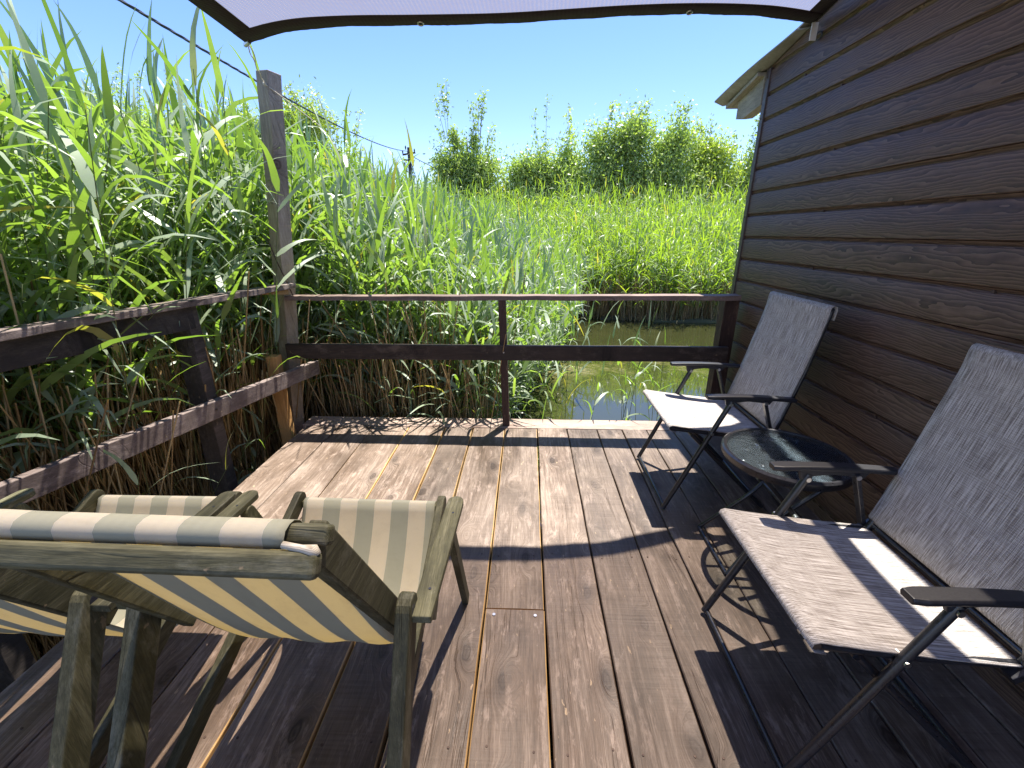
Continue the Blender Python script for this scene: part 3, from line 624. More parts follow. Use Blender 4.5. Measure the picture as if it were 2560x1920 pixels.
for s_, e in ((-1, (-1.6, -.3, .3)), (1, (1.5, .1, .3)), (1, (.9, .2, .3))):
    q = MB(); tube(q, bez((0, 0, 5.6), (e[0] * .4, 0, 3.6), e, 8), .022, 5); q.build('stay_wire', M['cable'], pole)
q = MB(); tube(q, bez((0, 0, 5.75), (3.5, 3, 4.0), (9, 8, 3.6), 12), .02, 5); q.build('service_wire', M['cable'], pole)

# ---------------------------------------------------------------- folding sling chairs
def uv_strip(name, left, right, mat, parent, su, sv, nu=14, thick=.003, sag=None):
    """ruled surface between polylines left[] and right[]; u across, v along"""
    L = [Vector(p) for p in left]; R_ = [Vector(p) for p in right]; n = len(L) - 1
    def fn(u, v):
        f = v * n; i = min(int(f), n - 1); t_ = f - i; a = L[i].lerp(L[i + 1], t_); b = R_[i].lerp(R_[i + 1], t_); p = a.lerp(b, u)
        if sag: p = p + Vector(sag(u, v))
        return p
    o = grid_patch(name, fn, nu, n, mat, parent, thick=thick); scaled_uv(o, su, sv); return o
def make_sling_chair(loc, label, dy=0):
    # local: x = away from the deck centre (towards wall), y = width, z up; foot bar at x=0
    r = empty('folding_chair', loc, label, 'chair', 'folding sling chairs beside the wall')
    W2 = .272; m = M['metal']
    zs = .480; sxf = -.005; sxr = .50
    for s in (-1, 1):
        q = MB(); y = s * W2
        tube(q, [(0.0, y, .014), (.262, y, .625)], .0125, 12); q.build('front_leg', m, r, smooth=True, auto=True)
        q = MB(); tube(q, rounded_path([(.11, y - s * .028, .43), (.30, y - s * .028, .24), (.53, y - s * .028, .015)], .05), .0115, 10); q.build('rear_leg', m, r, smooth=True, auto=True)
        # arm link: flat strap from arm down to the frame hinge
        q = MB(); beam(q, (.415, y, .632), (.492, y, .415), .016, .026, up=(0, 1, 0)); q.build('arm_link', m, r, bevel=.003)
        # armrest
        q = MB(); ol = []
        ya = y + s * .006; w_ = .026
        n = 14
        for i in range(n + 1):
            t_ = i / n; x = .135 + .42 * t_; wd = w_ * (1 - .25 * t_); z = .655 - .012 * t_ ** 2 + .004 * math.sin(t_ * 3)
            if i == 0: wd *= .75
            ol.append((x, wd, z))
        vs = []; fs = []
        for (x, wd, z) in ol: vs += [(x, ya - wd, z - .004), (x, ya - wd * .8, z + .004), (x, ya + wd * .8, z + .004), (x, ya + wd, z - .004), (x, ya + wd * .8, z - .014), (x, ya - wd * .8, z - .014)]
        for i in range(n):
            for a in range(6): fs.append((6 * i + a, 6 * i + (a + 1) % 6, 6 * i + 6 + (a + 1) % 6, 6 * i + 6 + a))
        fs += [tuple(range(6)), tuple(6 * n + a for a in (5, 4, 3, 2, 1, 0))]; q.add(vs, fs)
        ar = q.build('armrest', M['plastic'], r, bevel=.003, bseg=2)
        q = MB(); ol2 = [Vector((.225, y - .006, .642)), Vector((.46, y - .006, .640)), Vector((.44, y - .006, .612)), Vector((.40, y - .006, .622)), Vector((.335, y - .006, .628)), Vector((.275, y - .006, .620)), Vector((.235, y - .006, .606))]
        prism(q, ol2, (0, .012, 0)); q.build('arm_bracket', M['plastic'], r, bevel=.002)
        for bx, bz in ((.255, .612), (.418, .622)):
            q = MB(); tube(q, [(bx, y - .015, bz), (bx, y + .015, bz)], .006, 8); tube(q, [(bx, y - .0175, bz), (bx, y - .014, bz)], .0085, 10); tube(q, [(bx, y + .014, bz), (bx, y + .0175, bz)], .0085, 10); q.build('rivet', M['steel'], r)
        # seat side rail and hinge
        q = MB(); y2 = s * (W2 - .022)
        tube(q, [(sxf, y2, zs - .012), (.25, y2, zs - .042), (sxr, y2, .425)], .0105, 10); q.build('seat_rail', m, r, smooth=True, auto=True)
        q = MB(); tube(q, [(.188, y, .455), (.188, y2, .455)], .008, 8); tube(q, [(.188, y + s * .012, .455), (.188, y + s * .016, .455)], .008, 8); q.build('pivot_bolt', M['steel'], r)
        # back upright
        q = MB(); tube(q, [(.475, y2, .405), (.512, y2, .475), (.587, y2, .76), (.644, y2, 1.06)], .011, 10); q.build('back_upright', m, r, smooth=True, auto=True)
        q = MB(); beam(q, (.455, y - s * .010, .40), (.53, y - s * .010, .455), .022, .03, up=(0, 1, 0)); tube(q, [(.49, y - s * .03, .43), (.49, y + s * .008, .43)], .009, 8); q.build('hinge', m, r, bevel=.002)
    q = MB(); tube(q, [(.006, -W2, .022), (.006, W2, .022)], .0085, 10); q.build('front_bar', m, r, smooth=True, auto=True)
    q = MB(); tube(q, [(.53, -W2 + .028, .018), (.53, W2 - .028, .018)], .0115, 10); q.build('rear_bar', m, r, smooth=True, auto=True)
    q = MB(); tube(q, [(sxf, -W2 + .012, zs - .006), (sxf, W2 - .012, zs - .006)], .011, 10); q.build('seat_front_bar', m, r, smooth=True, auto=True)
    q = MB(); tube(q, bez((.50, -W2 + .02, .445), (.535, 0, .415), (.50, W2 - .02, .445), 10), .010, 10); q.build('back_lower_bar', m, r, smooth=True, auto=True)
    q = MB(); tube(q, [(.645, -W2 + .02, 1.066), (.645, W2 - .02, 1.066)], .0105, 10); q.build('back_top_bar', m, r, smooth=True, auto=True)
    q = MB(); tube(q, [(.11, -W2 + .028, .425), (.11, W2 - .028, .425)], .009, 10); q.build('cross_tube', m, r, smooth=True, auto=True)
    # sling seat (wraps down over the front bar)
    seat = []
    for x, z in ((.020, zs - .028), (-.008, zs - .022), (-.019, zs - .008), (-.014, zs + .004), (.0, zs + .008), (.03, zs + .003), (.09, zs - .006), (.17, zs - .016), (.26, zs - .027), (.35, zs - .037), (.43, zs - .044), (.485, zs - .048), (.497, zs - .056)):
        seat.append((x, z))
    ww = W2 - .009
    uv_strip('seat_sling', [(x, -ww, z) for x, z in seat], [(x, ww, z) for x, z in seat], M['sling'], r, 1.0, 1.0, sag=lambda u, v: (0, 0, -.016 * (1 - (2 * u - 1) ** 2) * min(1, max(0, (v - .3) * 4)) * min(1, (1 - v) * 4)))
    back = [(.528, .478), (.518, .460), (.500, .455), (.494, .470), (.512, .53), (.535, .62), (.560, .72), (.585, .83), (.608, .93), (.625, 1.01), (.630, 1.066), (.634, 1.080), (.645, 1.086), (.657, 1.080), (.661, 1.066), (.657, 1.02)]
    uv_strip('back_sling', [(x, -ww, z) for x, z in back], [(x, ww, z) for x, z in back], M['sling'], r, 1.0, 1.6, sag=lambda u, v: (.010 * (1 - (2 * u - 1) ** 2) * math.sin(math.pi * min(1, v / .62)), 0, 0))
    return r
c1 = make_sling_chair((.735, 2.258, 0), 'farther grey mesh folding chair near the deck corner, behind the round table')
c2 = copy_tree(c1); c2.location = (.700, 1.046, 0); c2['label'] = 'nearest grey mesh folding chair at the lower right, cut off by the frame'

# ---------------------------------------------------------------- round table
tb = empty('side_table', (1.105, 1.675, 0), 'small round black side table with rippled glass top between the folding chairs', 'table')
RT = .245; HT = .515
q = MB(); n = 48; vs = []; fs = []; pr = [(RT - .018, HT - .004), (RT - .016, HT + .003), (RT - .004, HT + .005), (RT + .004, HT - .002), (RT + .005, HT - .020), (RT - .002, HT - .032), (RT - .012, HT - .032), (RT - .018, HT - .018)]
for i in range(n):
    a = 2 * math.pi * i / n
    for R_, z in pr: vs.append((math.cos(a) * R_, math.sin(a) * R_, z))
kk = len(pr)
for i in range(n):
    j = (i + 1) % n
    for a in range(kk): fs.append((i * kk + a, j * kk + a, j * kk + (a + 1) % kk, i * kk + (a + 1) % kk))
q.add(vs, fs); q.build('rim', M['metal'], tb, smooth=True, auto=True)
q = MB(); n = 48; vs = [(math.cos(2 * math.pi * i / n) * (RT - .017), math.sin(2 * math.pi * i / n) * (RT - .017), z) for z in (HT - .004, HT + .001) for i in range(n)]
q.add(vs, [tuple(range(n))[::-1], tuple(range(n, 2 * n))] + [(i, (i + 1) % n, n + (i + 1) % n, n + i) for i in range(n)])
q.build('glass_top', M['glass'], tb)
q = MB(); tube(q, [(-RT + .02, .055, HT - .024), (RT - .02, .055, HT - .024)], .008, 8); q.build('support_bar', M['metal'], tb)
q = MB(); tube(q, [(-RT + .02, -.06, HT - .024), (RT - .02, -.06, HT - .024)], .008, 8); q.build('support_bar', M['metal'], tb)
for sy in (-1, 1):
    for sx in (-1, 1):
        q = MB(); pth = [(sx * .16, sy * .13, HT - .03), (-sx * .06, sy * (.10 if sx > 0 else .13), .24), (-sx * .235, sy * .16, .012)]
        tube(q, rounded_path(pth, .05), .0095, 10); q.build('leg', M['metal'], tb, smooth=True, auto=True)
q = MB(); tube(q, [(0, -.15, .30), (0, .15, .30)], .009, 10); q.build('cross_bar', M['metal'], tb)
for sy in (-1, 1):
    q = MB(); tube(q, [(-.0, sy * .14, .30), (-.0, sy * .16, .30)], .011, 10); q.build('bolt', M['steel'], tb)
q = MB(); tube(q, [(-.235, -.16, .012), (-.235, .16, .012)], .009, 10); q.build('foot_bar', M['metal'], tb)
q = MB(); tube(q, [(.235, -.16, .012), (.235, .16, .012)], .009, 10); q.build('foot_bar', M['metal'], tb)

# ---------------------------------------------------------------- deckchairs
def leg_board(mb, p0, p1, wide, thick, x, round0=True, n=7):
    """flat board in the y-z plane at x (centre), from p0=(y,z) to p1, rounded at p0"""
    a = Vector((0, p0[0], p0[1])); b = Vector((0, p1[0], p1[1])); d = (b - a).normalized(); s = Vector((0, -d.z, d.y)); ol = []
    if round0:
        for i in range(n + 1):
            an = math.pi * i / n; ol.append(a - d * math.sin(an) * wide * .5 + s * math.cos(an) * wide * .5)
    else: ol += [a + s * wide / 2, a - s * wide / 2]
    ol += [b - s * wide / 2, b + s * wide / 2]
    ol = [p + Vector((x - thick / 2, 0, 0)) for p in ol]; prism(mb, ol, (thick, 0, 0)); return mb
def make_deckchair(loc, rz, label):
    r = empty('deckchair', loc, label, 'deckchair', 'wooden deckchairs with striped canvas', rz)
    T = (.505, .985); P = (.80, .50)          # back frame: head and lower end (y, z)
    for s in (-1, 1):
        q = MB(); leg_board(q, P, T, .060, .028, s * .262, round0=False); q.build('back_rail', M['gy'], r, bevel=.004)
        q = MB(); leg_board(q, (.740, .612), (.44, .01), .066, .034, s * .302); lg = q.build('rear_leg', M['gz'], r, bevel=.004)
        for dx_ in (-.0172, .0172): q = MB(); tube(q, [(s * .302 + dx_ - .0004, .735, .612), (s * .302 + dx_ + .0004, .735, .612)], .013, 14); q.build('bolt_hole', M['cable'], lg)
        # armrest
        q = MB(); x = s * .336; n = 8; ol = []
        for i in range(n + 1):
            an = math.pi * i / n; ol.append(Vector((x + math.cos(an) * .025, 1.165 + math.sin(an) * .025, .582)))
        ol += [Vector((x - .025, .72, .590)), Vector((x + .025, .72, .590))]
        prism(q, ol, (0, 0, .020)); ar = q.build('armrest', M['gy'], r, bevel=.003)
        for yy, zz in ((.80, .6095), (1.10, .6035)):
            q = MB(); tube(q, [(x + .004, yy, zz - .001), (x + .004, yy, zz + .0005)], .0035, 10); q.build('screw_hole', M['cable'], ar)
        q = MB(); prism(q, [Vector((x - .02, .73, .589)), Vector((x - .02, .84, .588)), Vector((x - .02, .78, .535))], (.04, 0, 0)); q.build('arm_block', M['gz'], r, bevel=.003)
        # front leg to the floor, seat rail to the rear floor
        q = MB(); leg_board(q, (1.12, .565), (1.36, .0), .045, .024, s * .318); q.build('front_leg', M['gz'], r, bevel=.004)
        q = MB(); leg_board(q, (1.30, .495), (.22, .012), .052, .026, s * .258); q.build('seat_rail', M['gy'], r, bevel=.004)
    # head bar: two strips holding the canvas
    q = MB(); beam(q, (-.292, .464, .976), (.292, .464, .976), .024, .036, up=(0, .55, .83)); q.build('head_bar', M['gx'], r, bevel=.009, bseg=3)
    q = MB(); beam(q, (-.292, .507, .992), (.292, .507, .992), .026, .030, up=(0, .55, .83)); q.build('head_bar', M['gx'], r, bevel=.007, bseg=3)
    q = MB(); beam(q, (-.245, 1.30, .478), (.245, 1.30, .478), .03, .03); q.build('front_bar', M['gx'], r, bevel=.006)
    q = MB(); beam(q, (-.27, .30, .045), (.27, .30, .045), .03, .03); q.build('foot_bar', M['gx'], r, bevel=.006)
    for s in (-1, 1):
        q = MB(); tube(q, [(s * .237, .478, .997), (s * .264, .474, .995), (s * .282, .472, .994), (s * .288, .470, .988)], .0055, 8, rr=[.005, .0055, .009, .006]); q.build('canvas_cord', M['rope'], r, smooth=True)
    # canvas path: out of the slot, over the head bar, sagging down to the front bar
    path = [(.482, .986), (.483, 1.002), (.490, 1.010), (.502, 1.0125), (.514, 1.0105), (.526, 1.002), (.534, .988)]
    ctl = [(.534, .988), (.60, .85), (.70, .655), (.80, .465), (.89, .325), (.98, .250), (1.07, .250), (1.16, .325), (1.235, .415), (1.29, .497)]
    for i in range(1, 25):
        t_ = i / 24 * (len(ctl) - 1); a_ = min(int(t_), len(ctl) - 2); f_ = t_ - a_
        p_ = [ctl[max(a_ - 1, 0)], ctl[a_], ctl[a_ + 1], ctl[min(a_ + 2, len(ctl) - 1)]]
        path.append(tuple(.5 * (2 * p_[1][k_] + (p_[2][k_] - p_[0][k_]) * f_ + (2 * p_[0][k_] - 5 * p_[1][k_] + 4 * p_[2][k_] - p_[3][k_]) * f_ ** 2 + (-p_[0][k_] + 3 * p_[1][k_] - 3 * p_[2][k_] + p_[3][k_]) * f_ ** 3) for k_ in (0, 1)))
    path += [(1.306, .4975), (1.318, .490), (1.320, .465), (1.303, .458)]
    Lw = [(-.236, y, z) for y, z in path]; Rw = [(.236, y, z) for y, z in path]
    def sag(u, v):
        e = (2 * u - 1) ** 2; b_ = max(0, math.sin(math.pi * min(1, max(0, (v - .12) / .76))))
        return (.006 * math.sin(v * 9) * b_, 0, -.012 * (1 - e) * b_ + .006 * b_ * math.sin(u * 17 + v * 6))
    uv_strip('canvas', Lw, Rw, M['canvas'], r, 1.0, 2.4, nu=24, thick=.0015, sag=sag)
    return r
dc1 = make_deckchair((-.575, 0, 0), math.radians(-1.0), 'nearest green wooden deckchair with cream and sage striped canvas, seen from behind')
dc2 = copy_tree(dc1); dc2.location = (-1.285, -.005, 0); dc2.rotation_euler = (0, 0, math.radians(.6)); dc2['label'] = 'second green deckchair mostly hidden behind the nearest one, beside the side railing'

# ---------------------------------------------------------------- reeds
def make_reeds(P, Ht, lean, nleaf, nseg, lw, ll, stem_r, t0=.18, bend=1.2, tint_lo=0.0, tint_hi=.9, seed=1, yellow=.04, up0=.45, wind=(0, 0), stem_mi=1):
    """P (n,3) bases; lean (n,2) horizontal offset of the tip; returns V,F,mi,tint"""
    R = np.random.default_rng(seed); n = len(P); Vs = []; Fs = []; Ms = []; Ts = []; off = 0
    # stems
    K = 5; tt = np.linspace(0, 1, K)
    def stem_pt(idx, t):   # t array same length as idx
        q = P[idx].copy(); q[:, 0] += lean[idx, 0] * t ** 1.7; q[:, 1] += lean[idx, 1] * t ** 1.7
        L2 = np.minimum((lean[idx] ** 2).sum(1), (Ht[idx] * .8) ** 2); q[:, 2] += t * np.sqrt(Ht[idx] ** 2 - L2 * t * .6); return q
    idx = np.repeat(np.arange(n), K); t = np.tile(tt, n); c = stem_pt(idx, t); rad = stem_r * (1 - .65 * t)
    ring_ = [(math.cos(a), math.sin(a)) for a in (0, 2.094, 4.189)]
    v = np.stack([c + np.stack([rad * ca, rad * sa, 0 * rad], 1) for ca, sa in ring_], 1).reshape(-1, 3); Vs.append(v)
    base = (np.arange(n)[:, None, None] * K + np.arange(K - 1)[None, :, None]) * 3; a3 = np.arange(3)[None, None, :]
    f = np.stack([base + a3, base + (a3 + 1) % 3, base + 3 + (a3 + 1) % 3, base + 3 + a3], -1).reshape(-1, 4); Fs.append(f)
    Ms.append(np.full(len(f), stem_mi)); st = np.clip(.75 - t * .9 + R.uniform(-.2, .2, n)[idx], 0, 1); Ts.append(np.repeat(st, 3)); off += len(v)
    # leaves
    m = n * nleaf; li = np.repeat(np.arange(n), nleaf); k = np.tile(np.arange(nleaf), n)
    tb_ = t0 + (1 - t0) * (k + R.uniform(-.35, .35, m)) / (nleaf - .6); tb_ = np.clip(tb_, t0 * .8, 1.0)
    az = (R.uniform(0, 2 * np.pi, n)[li] + np.pi * k + R.normal(0, .55, m)); 
    dx = np.cos(az) + wind[0] * R.uniform(.3, 1, m); dy = np.sin(az) + wind[1] * R.uniform(.3, 1, m); nn_ = np.hypot(dx, dy) + 1e-6; dx /= nn_; dy /= nn_
    L = ll * R.uniform(.55, 1.15, m) * (1 - .35 * np.abs(tb_ - .65)); Wd = lw * R.uniform(.6, 1.15, m) * (.7 + .3 * tb_)
    th = up0 * R.uniform(.45, 1.5, m); bnd = bend * R.uniform(.15, 1.6, m) * np.where(R.uniform(0, 1, m) < .22, 1.9, 1.0)
    kink = R.uniform(.3, .8, m); tw = R.normal(0, .5, m); twr = R.normal(0, .8, m)
    top = k == nleaf - 1; th = np.where(top, th * .3, th); bnd = np.where(top, bnd * .35, bnd)
    p = stem_pt(li, tb_); sgn = nseg; rows = []; tr = R.uniform(tint_lo, tint_hi, n)[li] * .5 + R.uniform(tint_lo, tint_hi, m) * .5
    tr = np.where(R.uniform(0, 1, m) < yellow, R.uniform(.93, 1.0, m), tr)
    for j in range(sgn + 1):
        s = j / sgn; wdt = Wd * (min(1, (s / .22 + .35) ** 1.0) * (1 - s) ** .75 + .02) * .5
        ang = tw + twr * s; hx, hy = -dy, dx
        ct, st_ = np.cos(th), np.sin(th)          # leaf direction = (d*sin th, cos th); normal
        nx_ = -dx * ct; ny_ = -dy * ct; nz_ = st_
        wx = hx * np.cos(ang) + nx_ * np.sin(ang); wy = hy * np.cos(ang) + ny_ * np.sin(ang); wz = nz_ * np.sin(ang)
        wv = np.stack([wx, wy, wz], 1) * wdt[:, None]; rows.append(np.stack([p - wv, p + wv], 1))
        step = L / sgn; p = p + np.stack([dx * st_, dy * st_, ct], 1) * step[:, None]
        g_ = np.exp(-((s - kink) / .22) ** 2); th = np.minimum(th + bnd / sgn * (.5 + 1.6 * g_), 2.9)
    v = np.stack(rows, 1).reshape(-1, 3); Vs.append(v); nv = (sgn + 1) * 2
    base = np.arange(m)[:, None] * nv + np.arange(sgn)[None, :] * 2
    f = np.stack([base, base + 1, base + 3, base + 2], -1).reshape(-1, 4) + off; Fs.append(f); Ms.append(np.zeros(len(f), int)); Ts.append(np.repeat(tr, nv)); off += len(v)
    return np.concatenate(Vs), np.concatenate(Fs), np.concatenate(Ms), np.concatenate(Ts)
def scatter(n, x0, x1, y0, y1, keep, seed):
    R = np.random.default_rng(seed); x = R.uniform(x0, x1, n); y = R.uniform(y0, y1, n); k = keep(x, y); return x[k], y[k]
def rail_x(y): return np.interp(y, [.5, 3.06], [-2.20, -1.80])
def reed_obj(name, x, y, label, mats, hmean, hsd, seed, leanb=(.0, 0), leansd=.22, zb=-.58, hf=None, **kw):
    R = np.random.default_rng(seed + 100); n = len(x); P = np.stack([x, y, np.full(n, zb)], 1); Ht = np.clip(R.normal(hmean, hsd, n), hmean * .55, hmean * 1.18)
    if hf: Ht = Ht * hf(x, y)
    if callable(leanb): bx, by = leanb(x, y)
    else: bx, by = leanb
    ln = np.stack([bx + R.normal(0, leansd, n), by + R.normal(0, leansd, n)], 1)
    V, F, mi, T = make_reeds(P, Ht, ln, seed=seed, **kw); o = np_mesh(name, V, F, mats, mi, {'tint': T}); tag(o, label, 'reeds', kind='stuff'); return o
RM = [M['reed_leaf'], M['reed_stem']]
# left bed beside the railing
x, y = scatter(3300, -5.2, -1.9, .2, 9.5, lambda x, y: (x < rail_x(y) - .10) & (np.random.default_rng(3).uniform(0, 1, len(x)) < np.where(x > -3.6, 1.0, .5)), 21)
reed_obj('reed_bed', x, y, 'dense tall green reeds crowding the left side railing', RM, 2.42, .20, 31, leanb=lambda x, y: (np.where(x > -2.6, .04, .12), np.full(len(x), -.02)), nleaf=13, nseg=6, lw=.047, ll=.56, stem_r=.005, t0=.40, bend=1.05, yellow=.05, up0=.66, wind=(.25, 0))
# bed beyond the far railing, thinning to the open water
x, y = scatter(3700, -1.95, 1.6, 3.46, 10.2, lambda x, y: (x < shore_x(y)) , 22)
reed_obj('reed_bed', x, y, 'green reeds standing beyond the far railing left of the open water', RM, 2.02, .22, 32, hf=lambda x, y: np.interp(shore_x(y) - x, [0, .5, 1.4], [.62, .82, 1.0]) * np.interp(y, [3.4, 5, 8, 10], [1.08, 1.04, 1.02, 1.04]), leanb=lambda x, y: (np.clip((x - shore_x(y) + .8) * .35, 0, .3), np.where(y < 4.2, -.05, 0)), nleaf=13, nseg=6, lw=.044, ll=.50, stem_r=.0048, t0=.30, bend=1.15, yellow=.05, up0=.68)
# reeds hanging over the water edge
R5 = np.random.default_rng(55); y = R5.uniform(3.6, 9.8, 420); x = shore_x(y) + R5.normal(.05, .12, 420)
reed_obj('reed_bed', x, y, 'low arching reeds drooping over the edge of the water', RM, 1.25, .35, 33, leanb=(.34, -.1), leansd=.3, nleaf=11, nseg=6, lw=.036, ll=.48, stem_r=.004, t0=.15, bend=1.7, up0=.8)
# far bank
x, y = scatter(15000, -4.5, 14, 10.2, 19.0, lambda x, y: (y > 10.35 + .25 * np.sin(x * 1.3)) & ((y < 12.8) | (np.random.default_rng(9).uniform(0, 1, len(x)) < .5)), 23)
reed_obj('reed_bed', x, y, 'bright sunlit reed bed across the water on the far bank', [M['far_reed'], M['reed_stem']], 2.32, .25, 34, hf=lambda x, y: np.interp(y, [10.3, 11.2, 12.5, 15, 19], [.58, .74, .92, 1.12, 1.34]) * (1 + .10 * np.sin(x * 2.1 + y * 1.3) + .07 * np.sin(x * 5.3 - y * 2.1)), leanb=(.03, -.06), leansd=.38, nleaf=12, nseg=4, lw=.036, ll=.46, stem_r=.006, t0=.26, bend=1.3, up0=.8)
x, y = scatter(2200, -14, -3.2, 9.2, 18, lambda x, y: x < 99, 24)
reed_obj('reed_bed', x, y, 'more reeds rising behind the left reed bed', [M['far_reed'], M['reed_stem']], 2.45, .3, 35, leanb=(.05, 0), nleaf=10, nseg=3, lw=.04, ll=.5, stem_r=.007, t0=.3, bend=1.2)
# dead straw stalks
def straw_obj(name, x, y, label, hm, hs, seed, r=.0045, tilt=.22, zb=-.6, bx=0, by=0):
    R = np.random.default_rng(seed); n = len(x); H_ = np.clip(R.normal(hm, hs, n), .25, hm * 1.7); K = 3; tt = np.linspace(0, 1, K)
    lx = bx + R.normal(0, tilt, n); ly = by + R.normal(0, tilt, n); V = []; T = []
    idx = np.repeat(np.arange(n), K); t = np.tile(tt, n)
    c = np.stack([x[idx] + lx[idx] * t * H_[idx], y[idx] + ly[idx] * t * H_[idx], zb + t * H_[idx]], 1); rad = np.full(len(t), r)
    v = np.stack([c + np.stack([rad * ca, rad * sa, 0 * rad], 1) for ca, sa in [(math.cos(a), math.sin(a)) for a in (0, 2.094, 4.189)]], 1).reshape(-1, 3)
    base = (np.arange(n)[:, None, None] * K + np.arange(K - 1)[None, :, None]) * 3; a3 = np.arange(3)[None, None, :]
    f = np.stack([base + a3, base + (a3 + 1) % 3, base + 3 + (a3 + 1) % 3, base + 3 + a3], -1).reshape(-1, 4)
    o = np_mesh(name, v, f, [M['straw']], None, {'tint': np.repeat(np.repeat(R.uniform(0, 1, n), K), 3)}); return tag(o, label, 'reeds', kind='stuff')
x, y = scatter(11000, -4.2, -1.75, .1, 6.0, lambda x, y: x < rail_x(y) - .22, 41)
straw_obj('dead_reed_stalks', x, y, 'golden dry reed stalks massed behind the lower side rail', 1.15, .25, 42, tilt=.15, r=.0045)
x, y = scatter(5200, -2.0, 1.6, 3.35, 9.5, lambda x, y: x < shore_x(y) + .05, 43)
straw_obj('dead_reed_stalks', x, y, 'golden dry reed stalks beyond the far railing', 1.0, .25, 44, tilt=.12)
x, y = scatter(5200, -3, 12, 10.25, 11.4, lambda x, y: y > 10.3 + .25 * np.sin(x * 1.3), 45)
straw_obj('dead_reed_stalks', x, y, 'pale bare reed stems lining the far waterline', .75, .2, 46, tilt=.12, r=.007, by=-.08)

x, y = scatter(5200, -2.9, -1.8, .1, 3.4, lambda x, y: (x < rail_x(y) - .10) & (x > rail_x(y) - .6), 47)
straw_obj('dead_reed_stalks', x, y, 'sunlit tan broken stalks close behind the side railing posts', 1.1, .2, 48, tilt=.16, r=.0042, bx=-.12)
x, y = scatter(520, -1.75, -.30, 3.24, 4.1, lambda x, y: x < 9, 49)
straw_obj('dead_reed_stalks', x, y, 'thin golden stalks right behind the far end board of the deck', 1.0, .30, 50, tilt=.17, r=.0042, by=.05)
# individual reeds in front of and over the deck edge
def single_reed(loc, h, lean, nleaf, label, group, seed, lw=.030, ll=.42, bend=1.3, up0=.6):
    r = empty('reed_plant', loc, label, 'reed', group)
    V, F, mi, T = make_reeds(np.array([[0., 0., 0.]]), np.array([h]), np.array([lean]), nleaf=nleaf, nseg=7, lw=lw, ll=ll, stem_r=.004, t0=.35, bend=bend, seed=seed, up0=up0, yellow=.08)
    ns = 5 * 3; nf = 4 * 3
    np_mesh('stem', V[:ns], F[:nf], RM, mi[:nf], {'tint': T[:ns]}, r)
    for k in range(nleaf):
        a = ns + k * 16; np_mesh('leaf', V[a:a + 16], np.array([[2 * j, 2 * j + 1, 2 * j + 3, 2 * j + 2] for j in range(7)]), [M['reed_leaf']], None, {'tint': T[a:a + 16]}, r)
    return r
gw = 'young reeds standing in the water at the deck edge'
R6 = random.Random(12)
for k in range(16):
    xx = R6.choice([R6.uniform(-.05, .15), R6.uniform(.15, .7), R6.uniform(.55, 1.1), R6.uniform(1.0, 1.35)]); yy = R6.uniform(3.25, 4.5)
    single_reed((xx, yy, -.62), R6.uniform(.85, 1.25) + (yy - 3.2) * .10, (R6.uniform(-.22, .22), R6.uniform(-.15, .1)), R6.choice([4, 5, 6]), 'young green reed growing in the water just beyond the far deck edge', gw, 300 + k, lw=.026, ll=.38, bend=1.5)
go = 'reeds leaning in over the far deck board'
for k, (xx, lx, hh) in enumerate([(-.98, .10, 1.08), (-.90, .02, .98), (-1.05, -.10, 1.12), (-.80, .16, 1.05), (-1.25, .05, .95), (-.60, .10, 1.02), (-.45, .12, 1.1)]):
    single_reed((xx, 3.30, -.60), hh, (lx, -.18), 7, 'leafy reed arching in over the far deck board left of the centre post', go, 400 + k, ll=.40, bend=1.9, up0=.9)
single_reed((-1.95, 2.72, -.6), 1.55, (.42, -.12), 5, 'bent pale reed poking through the side railing beside the corner post', None, 501, lw=.026, ll=.42, bend=1.8, up0=.9)
gs = 'reeds pushing through the side railing over the deck edge'
for k, (yy, hh, lx) in enumerate([(2.45, .85, .30), (2.15, .80, .34), (1.75, .95, .22), (2.7, .75, .2)]):
    single_reed((-2.02, yy, -.6), hh, (lx, -.05), 5, 'green reed pushing under the side railing onto the deck boards', gs, 520 + k, lw=.028, ll=.42, bend=1.6, up0=.9)

